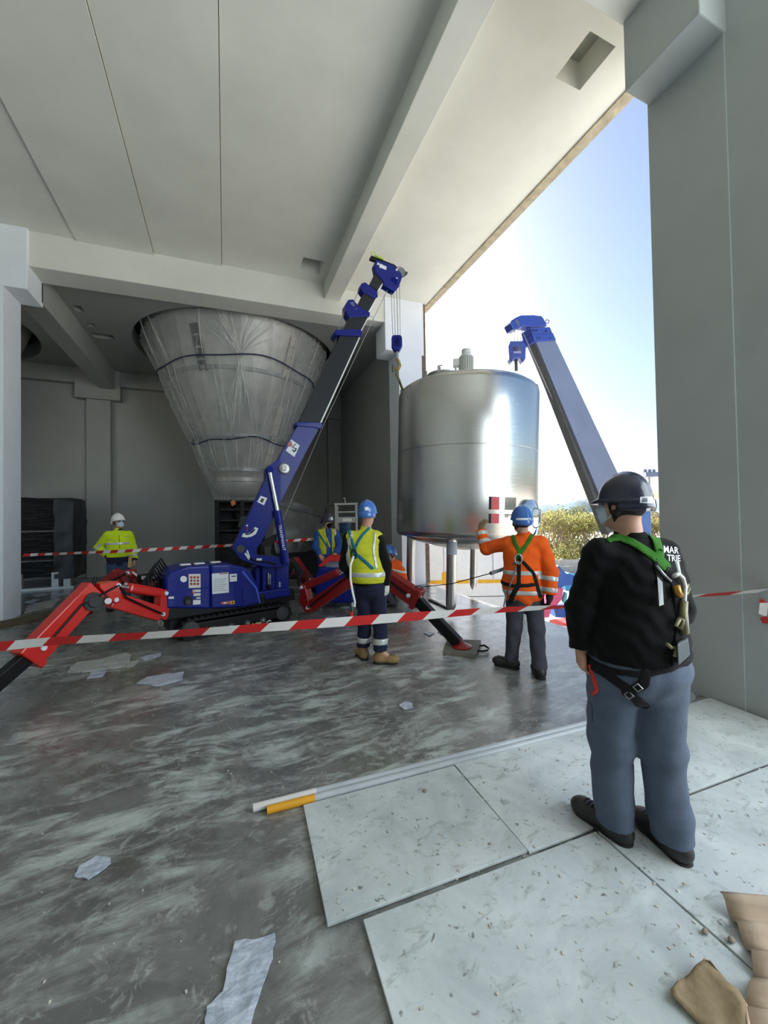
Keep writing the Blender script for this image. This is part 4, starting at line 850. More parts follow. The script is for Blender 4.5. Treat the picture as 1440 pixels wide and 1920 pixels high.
rows = [[c2+X3*(-.8+1.7*i/16)+Y3*(-.62+0.25*j/8+.06*noise.noise((i*.5, j*.9, 3)))+Z3*(.75+1.35*j/8+.09*noise.noise((i*.6, j*.4, 1))-0.012*max(0, i-7)*j*.55) for i in range(17)] for j in range(9)]
MB().grid(rows).build('grey_drape', M_GFILM, dg, smooth=True)
rows = [[c2+X3*(-.8+1.5*i/12)+Y3*(-.37+.9*j/4)+Z3*(2.1-.035*i+.05*noise.noise((i*.7, j, 5))) for i in range(13)] for j in range(5)]
MB().grid(rows).build('top_drape', M_GFILM, dg, smooth=True)
for x in (-.7, .7): MB().box(c2[0]+x-.03, c2[1]-.3, 0, c2[0]+x+.03, c2[1]-.24, 1.95).build('frame_post', M_BLACK, dg)
# ================================================================ STEP LADDER with things on it
lp = atd(650, 1015, 8.3); lp[2] = 0; lx = unit(CR*(1, 1, 0)); ly = np.array((-lx[1], lx[0], 0)); ly = ly if ly@CF > 0 else -ly
lad = empty('step_ladder', lp, 'aluminium step ladder standing behind the worker in the yellow vest', 'ladder')
for s_ in (-.22, .22):
    MB().obox(lp+lx*s_+Z3*.97, lx*.022, ly*.035, Z3*.97).build('front_rail', M_ALU, lad); MB().cyl(lp+lx*s_+ly*.55, lp+lx*s_*.9+ly*.04+Z3*1.9, .018, seg=8).build('rear_leg', M_ALU, lad)
for z in (.3, .62, 1.15, 1.78): MB().obox(lp+Z3*z+ly*.02, lx*.2, ly*.05, Z3*.014).build('step', M_ALU, lad)
MB().obox(lp+Z3*1.61-ly*.01, lx*.2, ly*.015, Z3*.06).build('name_board', M_ALU, lad); MB().obox(lp+Z3*1.61-ly*.028+lx*.02, lx*.1, ly*.003, Z3*.03).build('label', M_WHITE, lad)
MB().obox(lp+Z3*1.95, lx*.25, ly*.06, Z3*.02).build('top_cap', M_ALU, lad); MB().obox(lp-lx*.36+ly*.1+Z3*1.93, lx*.13, ly*.012, Z3*.015).build('side_rail', M_DARKGREY, lad); MB().cyl(lp-lx*.48+ly*.1+Z3*1.92, lp-lx*.5+ly*.1+Z3*0.0, .016, seg=8).build('side_post', M_DARKGREY, lad)
MB().tube([lp-lx*.02+Z3*1.97, lp-lx*.02+Z3*2.05, lp-lx*.04+Z3*2.09, lp-lx*.06+Z3*2.07], .007, 6).build('hook', M_WHITE, lad)
wbx = lp+ly*.38; wb = MB().obox(wbx+Z3*.66, lx*.3, ly*.2, Z3*.66).build('workbench', M_DARKGREY, bevel=0.01); tag(wb, 'dark cabinet behind the step ladder', 'cabinet')
dr = MB().lathe([(.12, 0), (.125, .02), (.125, .10), (.13, .11), (.125, .12), (.125, .26), (.13, .27), (.125, .28), (.12, .36), (.11, .37)], wbx+Z3*1.321-lx*.06, seg=24).build('blue_drum', paint('drum_blue', (44, 84, 122), 0.5, .1), smooth='auto'); tag(dr, 'small blue drum seen through the rungs of the step ladder', 'drum')
# ================================================================ BARRIER TAPES
M_TR, M_TW = paint('tape_red', (206, 40, 40), 0.4, 0.05), paint('tape_white', (236, 232, 228), 0.4, 0.03)
def tape(name, pts, width, band, label, tw, sag=0.0, slant=0.35):
    pts = [np.array(p, float) for p in pts]; seg = [np.linalg.norm(pts[i+1]-pts[i]) for i in range(len(pts)-1)]; L = sum(seg); acc = np.concatenate([[0], np.cumsum(seg)])
    def at_(s):
        s = min(max(s, 0), L); i = min(int(np.searchsorted(acc, s, 'right'))-1, len(seg)-1); q = (s-acc[i])/seg[i]
        return pts[i]+(pts[i+1]-pts[i])*q-Z3*sag*4*(s/L)*(1-s/L), unit(pts[i+1]-pts[i])
    rows_t, rows_b = [], []; st_ = band/4; n = int(L/st_)+1; mb = MB(); mi = []
    def vt(s, side):
        p, d = at_(s); nrm = unit(np.cross(d, Z3)); a = tw(s/L); wv_ = Z3*math.cos(a)+nrm*math.sin(a); return p+wv_*side*width/2
    k = 0; s = 0.0
    while s < L:
        v = len(mb.v)
        mb.v += [tuple(vt(s+slant*band, 1)), tuple(vt(s, -1)), tuple(vt(s+st_, -1)), tuple(vt(s+st_+slant*band, 1))]; mb.f.append((v, v+1, v+2, v+3)); mi.append(int(s/band+1e-6) % 2); s += st_
    o = mb.build(name, [M_TR, M_TW]); o.data.polygons.foreach_set('material_index', mi); return tag(o, label, 'tape')
tape('barrier_tape', [atd(-60, 1218, 2.65), atd(100, 1202, 2.75), atd(300, 1190, 2.85), atd(560, 1172, 3.0), atd(760, 1157, 3.15), atd(930, 1144, 3.3), atd(1090, 1136, 3.42), atd(1200, 1128, 3.4), atd(1310, 1117, 3.2), atd(1380, 1112, 3.06), atd(1447, 1106, 3.02)],
     0.075, 0.215, 'red and white barrier tape stretched across the foreground to the right pillar', lambda t: 0.25+0.35*math.sin(9*t)+(0.55 if t > .45 else 0)*min(1, (t-.45)*8 if t > .45 else 0))
tape('barrier_tape', [atd(41, 1041, 6.95), atd(240, 1033, 6.98), atd(440, 1022, 7.4), atd(540, 1014, 7.7), atd(585, 1011, 7.85), atd(634, 1014, 8.15)], 0.058, 0.13,
     'thin red and white barrier tape running from the left pillar behind the crane', lambda t: 0.3+0.4*math.sin(11*t))
kn = atd(1436, 1150, 3.04)
tp2 = tape('tape_end', [atd(1437, 1108, 3.09), atd(1432, 1135, 3.0), atd(1430, 1155, 2.98), atd(1438, 1170, 3.0), atd(1446, 1150, 3.05)], 0.05, 0.12, 'loose end of barrier tape hanging at the right pillar', lambda t: 1.2)
# ================================================================ STONE BOARDS, PIPES, SCRAPS
tex, tey = np.array((0.99875, -0.05, 0)), np.array((0.05, 0.99875, 0))
def TP(a, b, z=0): return np.array((0.39, 2.218, 0))+tex*a-tey*b+Z3*z
def board(a0, a1, b0, b1, label, z=0.003, tilt=0.0, t=0.014):
    rnd = random.Random(int(a0*100+b0*10)); g_ = 0.003
    q = [TP(a0+g_, b1-g_, z+tilt), TP(a1-g_, b1-g_, z+tilt), TP(a1-g_, b0+g_, z), TP(a0+g_, b0+g_, z)]
    o = MB().prism(q, Z3*t).build('stone_board', M_TILE, bevel=0.002, fixn=True); return tag(o, label, 'board')
board(0.0, 0.968, 0.0, 0.70, 'pale dusty board with the pipes along its back edge, nearest the yellow pipe end', 0.003, 0.012)
board(0.973, 3.50, -0.01, 0.70, 'long pale board running under the boots of the man in black to the right pillar')
board(0.14, 1.375, 0.715, 2.1, 'large pale board at the bottom centre with a diagonal scratch')
board(1.38, 3.5, 0.715, 2.1, 'pale board in the lower right partly under the torn cardboard')
M_PIPE = paint('conduit_grey', (176, 180, 182), 0.4, 0.08, 5); M_PIPEW = paint('conduit_white', (214, 210, 206), 0.4, 0.06, 5)
d1 = unit(onz(1086, 1364, .02)-onz(478, 1524, .02))
d1 = tex; a = TP(-.262, -.066, .0215); pp1 = empty('conduit_pipe', a, 'long grey white plastic pipe lying on the bare floor beside the boards', 'pipe')
MB().cyl(a, a+d1*3.3, .021, seg=16).build('pipe_body', M_PIPE, pp1, smooth='auto'); MB().cyl(a-d1*.002, a+d1*.35, .0216, seg=16).build('pale_end', M_PIPEW, pp1, smooth='auto'); MB().lathe([(.012, 0), (.021, 0)], a-d1*.003, -d1, 16, False).build('bore', M_DARKGREY, pp1)
b = TP(-.19, -.0225, .0205); pp2 = empty('conduit_pipe', b, 'pipe with a bright yellow end lying against the edge of the boards', 'pipe')
MB().cyl(b, b+d1*3.1, .020, seg=16).build('pipe_body', M_PIPE, pp2, smooth='auto'); MB().cyl(b-d1*.002, b+d1*.26, .0212, seg=16).build('yellow_end', paint('pipe_yellow', (224, 158, 32), 0.5, .08), pp2, smooth='auto'); MB().lathe([(.0, 0), (.015, 0)], b-d1*.0035, -d1, 16, False).build('bore', M_BROWN if False else M_DARKGREY, pp2)
sp = onz(1275, 1313, .05); so_ = MB().lathe([(.045, 0), (.05, .0), (.05, .09), (.045, .095), (.045, .17), (.03, .17)], sp, unit(onz(1300, 1300, .05)-sp), 20).build('pipe_socket', M_STEELGREY, smooth='auto'); tag(so_, 'short grey pipe socket lying at the foot of the right pillar', 'pipe')
def scrap(name, px, mat, label, cat, z=0.003, t=0.003, seed=1, wob=0.004, z2=None):
    pts = [onz(x, y, z) for x, y in px]; c = sum(pts)/len(pts); rnd = random.Random(seed); dense = []
    for i in range(len(pts)):
        p, q = pts[i], pts[(i+1) % len(pts)]; L = np.linalg.norm(q-p)
        for k in range(4): dense.append(p+(q-p)*k/4+(0 if k == 0 else 1)*np.array((rnd.uniform(-.05, .05)*L, rnd.uniform(-.05, .05)*L, 0)))
    rings = [[c+(p-c)*s_+Z3*(wob*noise.noise(((p*9)*s_+seed).tolist())+t+wob) for p in dense] for s_ in (1.0, .75, .5, .25, .02)]
    mb = MB().loft([[c+(p-c)*1.0+Z3*0 for p in dense]]+rings); o = mb.build(name, mat, smooth=False, fixn=True); return tag(o, label, cat)
def m_scrap(name, c1_, c2_, rough=0.5):
    m = Mat(name); m.set(Roughness=rough); m.col(m.ramp(m.noise(9, 8, 0.7, 1.2, m.co((1, 2.5, 1), 'Object', (0, 0, .9))), [(.4, S(c1_)), (.62, S(c2_))])); return m.m
M_SCR = m_scrap('white_plastic_scrap', (150, 158, 172), (206, 212, 222), .35); M_STONE = m_scrap('stone_offcut', (150, 152, 146), (184, 186, 180), .7)
scrap('plastic_sheet', [(384, 1921), (388, 1890), (418, 1862), (440, 1768), (515, 1752), (517, 1765), (500, 1830), (470, 1925), (440, 1960), (390, 1950)], M_SCR, 'whitish plastic sheet flattened on the floor at the bottom of the view', 'sheet', seed=2)
scrap('plastic_scrap', [(139, 1645), (150, 1625), (180, 1608), (206, 1610), (208, 1620), (185, 1638), (165, 1651)], M_SCR, 'small pale leaf shaped scrap on the dark floor at lower left', 'scrap', seed=3)
scrap('stone_offcut', [(127, 1263), (142, 1244), (180, 1240), (236, 1226), (246, 1230), (234, 1252)], M_STONE, 'pale stone offcut near the red front leg', 'stone', t=.018, wob=.001, seed=4)
scrap('stone_chip', [(163, 1273), (172, 1260), (201, 1258), (190, 1270)], M_SCR, 'pale chip in front of the large stone offcut', 'scrap', seed=5)
scrap('stone_chip', [(236, 1252), (245, 1242), (262, 1238), (250, 1250)], M_STONE, 'narrow stone chip at the right end of the stone offcut', 'scrap', seed=6)
scrap('paper_scrap', [(262, 1236), (272, 1230), (303, 1225), (300, 1231), (270, 1238)], M_SCR, 'crumpled white scrap right of the stone offcut', 'scrap', seed=7)
scrap('paper_scrap', [(256, 1283), (275, 1270), (345, 1260), (342, 1275), (300, 1287)], M_SCR, 'long white scrap below the crane track', 'scrap', seed=8)
scrap('paper_scrap', [(748, 1325), (758, 1316), (773, 1319), (774, 1328), (758, 1331)], M_SCR, 'little pale patch in the middle of the floor', 'scrap', seed=9)
for i, (px_, lab) in enumerate((([(45, 1150), (50, 1138), (105, 1124), (116, 1125), (100, 1138)], 'white board lying beside the foot of the left pillar'), ([(128, 1160), (140, 1150), (160, 1148), (150, 1158)], 'grey board piece under the red elbow'), ([(45, 1130), (62, 1124), (75, 1124), (60, 1131)], 'pale scrap right of the left pillar, farther back'), ([(60, 1116), (85, 1112), (92, 1114), (70, 1119)], 'thin pale scrap below the wrapped pallet'), ([(104, 1115), (128, 1110), (135, 1113), (110, 1118)], 'pale scrap at the pallet skid'), ([(636, 1138), (650, 1135), (655, 1138), (640, 1141)], 'pale scrap between power pack and yellow vest'), ([(608, 1158), (625, 1156), (632, 1159), (615, 1162)], 'pale scrap just above the tape, left of the yellow vest'), ([(820, 1184), (835, 1180), (845, 1184), (838, 1190), (826, 1189)], 'torn pale scrap behind the pad'), ([(795, 1187), (805, 1184), (815, 1188), (805, 1192)], 'small pale scrap behind the black leg'))):
    scrap('floor_scrap', px_, M_SCR if i else M_STONE, lab, 'scrap', seed=20+i, t=.02 if i < 2 else .004)
pk_ = [onz(-10, 1172, .0), onz(40, 1162, .0), onz(110, 1147, .0), onz(112, 1153, .0), onz(40, 1170, .0), onz(-20, 1184, .0)]
wd = MB().prism(pk_, Z3*.05).build('timber_batten', paint('old_timber', (92, 80, 62), .85, .25, 8, .4), bevel=.006, fixn=True); tag(wd, 'rough timber batten at the foot of the left pillar', 'timber')
bar_ = MB().prism([onz(803, 1126), onz(850, 1148), onz(856, 1150), onz(808, 1125)], Z3*.03).build('steel_bar', M_DARKGREY, fixn=True); tag(bar_, 'thin dark bar lying on the floor under the tank', 'bar')
M_PEB = paint('pebble', (150, 134, 118), .9, .2, 20)
for i, (x, y, r, lab) in enumerate(((797, 1482, .011, 'small brown pebble on the upper left board'), (918, 1583, .008, 'tiny brown pebble near the corner of the upper left board'), (1372, 1762, .011, 'brown clod beside the joint near the cardboard'), (1322, 1746, .010, 'grey clod left of the joint near the cardboard'))):
    p = onz(x, y, .02+r*.7); pm = MB().ball(p, (r*1.3, r, r*.75), 12, 8); pm.v = [tuple(p+(np.array(q)-p)*(1+.35*noise.noise((np.array(q)*60+i).tolist()))) for q in pm.v]; o = pm.build('pebble', M_PEB, smooth=True); tag(o, lab, 'pebble')
rnd = random.Random(11); cr = MB()
for k in range(420):
    a_, b_ = rnd.uniform(0, 3.3), rnd.uniform(0, 1.9)
    if b_ > .7 and a_ < .15: continue
    p = TP(a_, b_, .0175+(.0125 if (a_ < .96 and b_ < .69) else 0)); r = rnd.uniform(.0012, .0045)
    e1_ = unit((rnd.gauss(0, 1), rnd.gauss(0, 1), 0)); cr.obox(p+Z3*r*.3, e1_*r*1.6, np.cross(Z3, e1_)*r, Z3*r*.5)
for k in range(300):
    p = np.array((rnd.uniform(-2.5, 3.6), rnd.uniform(.9, 5.5), .001)); r = rnd.uniform(.0015, .004); e1_ = unit((rnd.gauss(0, 1), rnd.gauss(0, 1), 0)); cr.obox(p+Z3*r*.4, e1_*r*1.4, np.cross(Z3, e1_)*r, Z3*r*.5)
tag(cr.build('crumbs', paint('crumb', (196, 190, 178), .8, .4, 40), kind='stuff'), 'scattered crumbs and grit on boards and floor', 'debris')
# cardboard
M_CARD = paint('cardboard', (186, 164, 142), .85, .08, 6, .15); M_CARDI = paint('cardboard_brown', (150, 130, 100), .9, .1, 8, .2)
left = [(1351, 1699), (1370, 1724), (1387, 1758), (1409, 1803), (1414, 1845), (1398, 1880), (1402, 1925), (1410, 1990)]
rows = []
for j in range(29):
    t = j/28*(len(left)-1); i = min(int(t), len(left)-2); q = t-i; l_ = onz(left[i][0]*(1-q)+left[i+1][0]*q, left[i][1]*(1-q)+left[i+1][1]*q, .02)
    rows.append([l_+np.array((.62, -.40, 0))*(k/10)+Z3*(.022+.02*math.sin(j*1.15+k*.25)+(.035*(1-j/3) if j < 3 else 0)+.012*k/10*math.sin(j*.5)) for k in range(11)])
cs = MB().grid(rows).build('cardboard_sheet', M_CARD, smooth=True, solid=.005); tag(cs, 'wavy sheet of brown cardboard at the lower right edge', 'cardboard')
top = [(1318, 1822), (1332, 1826), (1345, 1843), (1365, 1868), (1385, 1884), (1398, 1905), (1404, 1960)]; bot = [(1268, 1851), (1258, 1866), (1262, 1880), (1280, 1895), (1300, 1915), (1320, 1935), (1340, 1980)]
rows = [[onz(b_[0]+(t_[0]-b_[0])*k/8, b_[1]+(t_[1]-b_[1])*k/8, .02)+Z3*(.014+.03*(k/8)**2+.005*math.sin(k*1.3+j)) for k in range(9)] for j, (t_, b_) in enumerate(zip(top, bot))]
c_ = empty('cardboard_scrap', onz(1330, 1900, .017), 'small torn flap of cardboard with a ragged edge at the lower right', 'cardboard')
MB().grid(rows).build('face', M_CARDI, c_, smooth=True, solid=.004)
rows = [[onz(t_[0]+k*3.0, t_[1]+k*1.2-2*k*(j % 2), .02)+Z3*(.046-.012*k) for k in range(4)] for j, t_ in enumerate(top)]
MB().grid(rows).build('torn_edge', M_CARD, c_, solid=.003)
# ================================================================ OUTDOOR CRANE
oc = atd(1190, 985, 8.3); oc[2] = -1.0
c2_ = empty('outdoor_crane', oc, 'second crane outside with a grey boom and blue head over the tank', 'crane')
D0 = atd(1190, 985, 8.3); D1 = atd(985, 600, 7.25); ox = unit((D1-D0)*(1, 1, 0)); OP = Plane(D0, ox, Z3)
if OP.n@CF > 0: OP = Plane(D0, -ox, Z3)
def ob(pts, t, name, mat, bev=.008, par=None, off=0): return pprism(OP, pts, off-t/2, off+t/2).build(name, mat, par or c2_, bevel=bev)
bo = ob([(1005, 638), (1041, 637), (1200, 975), (1152, 995)], .24, 'boom', M_BOOM2)
ob([(1001, 640), (1007, 638), (1154, 994), (1140, 1002)], .16, 'boom_underside', M_DARKGREY, .01, bo)
ob([(998, 627), (1037, 624), (1043, 638), (1003, 641)], .28, 'boom_collar', M_BLUE2); ob([(995, 614), (1031, 613), (1036, 624), (998, 627)], .25, 'boom_collar', M_BLUE2)
for x, y in ((1001, 619), (1007, 619), (1025, 620), (1007, 633), (1012, 633), (1032, 634)): MB().cyl(OP.px(x, y, .125), OP.px(x, y, .15), .013, seg=8).build('bolt', M_DARKGREY, bo)
oh = ob([(957, 606), (960, 600), (968, 595), (977, 591), (1000, 590.5), (1016, 592.5), (1021, 600), (1026, 611), (995, 613), (980, 610), (972, 616), (963, 618)], .18, 'boom_head', M_BLUE2, .01)
MB().cyl(OP.px(965, 609, .06), OP.px(965, 609, -.06), .085, seg=20).build('sheave', M_BOOM2, oh, smooth='auto')
MB().tube([OP.px(1026+3.5*math.cos(t), 603+3.5*math.sin(t)) for t in [2*PI*k/10 for k in range(10)]], .01, 6, True).build('pad_eye', M_BOOM2, oh)
k2 = OP.px(967, 662); q2 = 1.3; s2 = unit(CR*(1, 1, 0)); n2 = np.cross(Z3, s2)
bk = MB().prism([k2+s2*a*q2+Z3*b_*q2-n2*.07 for a, b_ in ((-.12, .08), (-.09, .15), (.09, .15), (.13, .10), (.12, -.1), (.08, -.16), (.05, -.1), (-.05, -.1), (-.08, -.16), (-.11, -.1))], n2*.14).build('hook_block', M_BLUE2, c2_, bevel=.012, fixn=True)
for a in (-.03, .03): MB().cyl(k2+s2*a-n2*.07+Z3*.05, k2+s2*a+n2*.07+Z3*.05, .05, seg=14).build('sheave', M_BOOM2, bk, smooth='auto')
MB().obox(k2-n2*.078-Z3*.02, s2*.07, n2*.004, Z3*.02).build('block_plate', paint('plate_lilac', (150, 146, 190), .5, .04), bk)
MB().cyl(k2-Z3*.12, k2-Z3*.33, .03, seg=12).build('hook', M_DARKGREY, bk, smooth='auto')
for a, x in zip((-.09, -.03, .03, .09), (958, 965, 971, 977)): rope([OP.px(x, 616), k2+s2*a+Z3*.14], bk, .006)
rope([OP.px(978, 618), OP.px(1110, 915), OP.px(1140, 985)], bo, .006); rope([OP.px(1000, 645), OP.px(1118, 915)], bo, .005)
for y in (622, 634): MB().tube([OP.px(995, y), OP.px(989, y+4), OP.px(991, y+10), OP.px(999, y+3)], .008, 6).build('rope_guide', M_BOOM2, bo)
M_BLUEO = paint('machine_blue', (56, 96, 168), .4, .12, 5); M_PINK = paint('machine_pink', (214, 92, 132), .5, .12, 5); M_TEAL = paint('machine_teal', (90, 168, 188), .4, .1, 5)
MB().box(oc[0]-.5, oc[1]-.5, -1.0, oc[0]+.5, oc[1]+.5, 0.6).build('turret', M_BLUEO, c2_, bevel=.05); MB().obox(OP.px(1190, 985), OP.ex*.25, OP.n*.2, Z3*.5).build('boom_foot', M_BLUEO, c2_, bevel=.03)
FP = Plane(atd(1060, 1100, 8.9), CR*(1, 1, 0), Z3)
if FP.n@CF > 0: FP = Plane(FP.o, -FP.ex, Z3)
def fb(pts, t, name, mat, off=0): return pprism(FP, pts, off-t, off).build(name, mat, c2_, bevel=.012)
fb([(1036, 1100), (1041, 1066), (1048, 1060), (1062, 1075), (1085, 1082), (1085, 1095), (1060, 1098), (1044, 1108)], .3, 'stabiliser_beam', M_BLUEO)
fb([(1058, 1090), (1066, 1074), (1090, 1080), (1100, 1102), (1080, 1112), (1062, 1108)], .3, 'stabiliser_beam', M_TEAL, -.3)
fb([(1026, 1142), (1032, 1108), (1042, 1102), (1057, 1104), (1054, 1124), (1040, 1140)], .35, 'stabiliser_box', M_PINK, .12)
fb([(1004, 1150), (1014, 1140), (1034, 1140), (1030, 1158), (1006, 1160)], .3, 'lower_box', M_PINK, .2)
for k in range(3): stk(FP, [(1013, 1143+5*k), (1021, 1142+5*k), (1020, 1145.5+5*k), (1012, 1146+5*k)], 'lettering_bar', M_PAPER, c2_, .207)
fb([(1042, 1158), (1046, 1140), (1090, 1136), (1100, 1160)], .4, 'side_box', M_BLUEO, .1)
fb([(1056, 1128), (1060, 1110), (1064, 1112), (1062, 1140)], .1, 'hydraulic_ram', M_TEAL, .15)
MB().cyl(FP.px(1035, 1118, .2), FP.px(1029, 1128, .2), .03, seg=8).build('black_hose', M_BLACK, c2_)
MB().prism([atd(1030, 1168, 8.0), atd(1075, 1160, 8.6), atd(1100, 1168, 8.4), atd(1075, 1178, 7.7)], Z3*.06).build('red_plate', paint('machine_red', (226, 92, 92), .5, .1, 4), c2_, fixn=True)
# ================================================================ PEOPLE: signed distance fields meshed with surface nets
f32 = np.float32
def V3(*p): return np.array(p, f32)
def cap(a, b, ra, rb=None):
    a, b = np.array(a, f32), np.array(b, f32); rb = ra if rb is None else rb; ab = b-a; l2 = f32(max(ab@ab, 1e-9))
    def fn(P):
        q = P-a; t = np.clip((q@ab)/l2, 0, 1); return np.linalg.norm(q-t[:, None]*ab, axis=1)-(ra+t*(rb-ra))
    return fn
def ell(c, r, M=None):
    c = np.array(c, f32); r = np.array(r, f32); M = None if M is None else np.array(M, f32)   # rows of M = local axes
    def fn(P):
        q = P-c
        if M is not None: q = q@M.T
        k0 = np.linalg.norm(q/r, axis=1); k1 = np.linalg.norm(q/(r*r), axis=1); return k0*(k0-1)/np.maximum(k1, 1e-6)
    return fn
def rbox(c, hs, rr, M=None):
    c = np.array(c, f32); hs = np.array(hs, f32)-rr; M = None if M is None else np.array(M, f32)
    def fn(P):
        q = P-c
        if M is not None: q = q@M.T
        q = np.abs(q)-hs; return np.linalg.norm(np.maximum(q, 0), axis=1)+np.minimum(q.max(1), 0)-rr
    return fn
def smin(a, b, k):
    h = np.clip(0.5+0.5*(b-a)/k, 0, 1); return b*(1-h)+a*h-k*h*(1-h)
def union(fs, k=0.03):
    def fn(P):
        d = fs[0](P)
        for f in fs[1:]: d = smin(d, f(P), k)
        return d
    return fn
def hard(fs):
    def fn(P):
        d = fs[0](P)
        for f in fs[1:]: d = np.minimum(d, f(P))
        return d
    return fn
def inter(*fs):
    def fn(P):
        d = fs[0](P)
        for f in fs[1:]: d = np.maximum(d, f(P))
        return d
    return fn
def grow(f, o): return lambda P: f(P)-o
def half(p, n):                             # keeps the side opposite to n
    p = np.array(p, f32); n = np.array(unit(n), f32); return lambda P: (P-p)@n
def slab(p, n, hw):
    p = np.array(p, f32); n = np.array(unit(n), f32); return lambda P: np.abs((P-p)@n)-hw
def wrinkle(f, amp, sc, seed):
    r = np.random.RandomState(seed); K = (r.normal(size=(5, 3))*sc).astype(f32); K[:, 2] *= 1.5; ph = r.uniform(0, 6.28, 5).astype(f32)
    def fn(P):
        w = np.sin(P@K[0]+ph[0]+1.5*np.sin(P@K[1]*0.5+ph[1])); w2 = np.sin(P@K[2]*1.9+ph[2]+1.2*np.sin(P@K[3]+ph[3]))
        return f(P)+amp*(0.6*w*np.abs(w)+0.4*w2)
    return fn
def surfnet(fn, lo, hi, h):
    lo = np.array(lo, f32); hi = np.array(hi, f32); B = 8; n = np.ceil((hi-lo)/(h*B)).astype(int); N = n*B
    bi = np.stack(np.meshgrid(*[np.arange(k) for k in n], indexing='ij'), -1).reshape(-1, 3)
    d = fn((lo+(bi*B+B/2)*h).astype(f32)); bi = bi[np.abs(d) < h*B*1.15+0.01]
    if len(bi) == 0: return np.zeros((0, 3)), np.zeros((0, 4), int)
    off = np.stack(np.meshgrid(*[np.arange(B+1)]*3, indexing='ij'), -1)
    G = bi[:, None, None, None, :]*B+off[None]; P = (lo+G*h).astype(f32).reshape(-1, 3)
    D = np.concatenate([fn(P[i:i+400000]) for i in range(0, len(P), 400000)]).reshape(len(bi), B+1, B+1, B+1)
    Cn = [(i, j, k) for i in (0, 1) for j in (0, 1) for k in (0, 1)]
    Cv = np.stack([D[:, i:i+B, j:j+B, k:k+B] for i, j, k in Cn], -1); S_ = Cv < 0; mix = S_.any(-1) & ~S_.all(-1)
    w = np.argwhere(mix); vals = Cv[mix]; acc = np.zeros((len(w), 3), f32); cnt = np.zeros(len(w), f32); C_ = np.array(Cn, f32)
    for a in range(8):
        for b in range(a+1, 8):
            if np.abs(C_[a]-C_[b]).sum() != 1: continue
            m = (vals[:, a] < 0) != (vals[:, b] < 0); t = vals[m, a]/(vals[m, a]-vals[m, b]); acc[m] += C_[a]+t[:, None]*(C_[b]-C_[a]); cnt[m] += 1
    cell = bi[w[:, 0]]*B+w[:, 1:]; vp = lo+(cell+acc/cnt[:, None])*h
    gid = (cell[:, 0]*N[1]+cell[:, 1])*N[2]+cell[:, 2]; od = np.argsort(gid); gs_ = gid[od]; vp = vp[od]
    def look(c):
        g_ = (c[:, 0]*N[1]+c[:, 1])*N[2]+c[:, 2]; i = np.clip(np.searchsorted(gs_, g_), 0, len(gs_)-1); return np.where(gs_[i] == g_, i, -1)
    F = []; s0 = D[:, :B, :B, :B] < 0
    for ax in range(3):
        sl = [slice(0, B)]*3; sl[ax] = slice(1, B+1); s1 = D[:, sl[0], sl[1], sl[2]] < 0
        e = np.argwhere(s0 != s1); c = bi[e[:, 0]]*B+e[:, 1:]; inside = s0[s0 != s1]; u, v = (ax+1) % 3, (ax+2) % 3
        du = np.zeros(3, int); du[u] = 1; dv = np.zeros(3, int); dv[v] = 1
        q = np.stack([look(c), look(c-du), look(c-du-dv), look(c-dv)], 1); ok = (q >= 0).all(1); q = q[ok]; inn = inside[ok]
        F.append(np.where(inn[:, None], q, q[:, ::-1]))
    return vp, np.concatenate(F)
def sdfmesh(name, fn, pts, h, mat, parent, pad=0.3, box=None, relax=1):
    p = np.array(pts, float); lo, hi = (p.min(0)-pad, p.max(0)+pad) if box is None else box
    v, q = surfnet(fn, lo, hi, h); me = bpy.data.meshes.new(name); org = np.array(parent.get('_org', (0, 0, 0)))
    if len(v) and relax:
        for _ in range(relax):
            s_ = np.zeros_like(v); c = np.zeros(len(v), f32)
            for a, b in ((0, 1), (1, 2), (2, 3), (3, 0)):
                np.add.at(s_, q[:, a], v[q[:, b]]); np.add.at(s_, q[:, b], v[q[:, a]]); np.add.at(c, q[:, a], 1); np.add.at(c, q[:, b], 1)
            v = v*0.5+0.5*s_/np.maximum(c, 1)[:, None]
    v = v-org; me.vertices.add(len(v)); me.vertices.foreach_set('co', v.astype(f32).ravel())
    me.loops.add(len(q)*4); me.loops.foreach_set('vertex_index', q.ravel().astype(np.int32))
    me.polygons.add(len(q)); me.polygons.foreach_set('loop_start', np.arange(0, len(q)*4, 4, dtype=np.int32)); me.polygons.foreach_set('loop_total', np.full(len(q), 4, np.int32))
    me.update(calc_edges=True); me.validate()
    return link(name, me, mat, parent, org, True)
def march(fn, p, d, n=24):                  # walk from p along d on to the surface
    p0 = np.array(p, f32).reshape(-1, 3); d = np.array(unit(d), f32); t = np.zeros(len(p0), f32)
    for _ in range(n): t = np.clip(t+np.maximum(fn(p0+t[:, None]*d), -0.02)*0.8, 0, 0.9)
    bad = t > 0.6                            # missed the body: keep the depth of the others
    if bad.any(): t[bad] = np.median(t[~bad]) if (~bad).any() else 0.35
    return p0+t[:, None]*d
def m_skin(name, c):
    m = Mat(name); m.set(Roughness=0.5, Subsurface_Weight=0.08, Subsurface_Scale=0.02); c = S(c)
    m.col(m.ramp(m.noise(18, 4), [(.3, tuple(k*.9 for k in c)), (.7, tuple(min(1, k*1.08) for k in c))])); return m.m
M_SKIN = m_skin('skin', (196, 148, 124)); M_SKIN2 = m_skin('skin_ruddy', (190, 134, 112))
M_HAIR = paint('dark_hair', (38, 32, 28), .8, .3, 60, .5)
M_MASK = cloth('face_mask', (196, 214, 228), .05, .1); M_REFL = paint('reflective_tape', (196, 198, 194), .35, .06, 20, metal=.25)
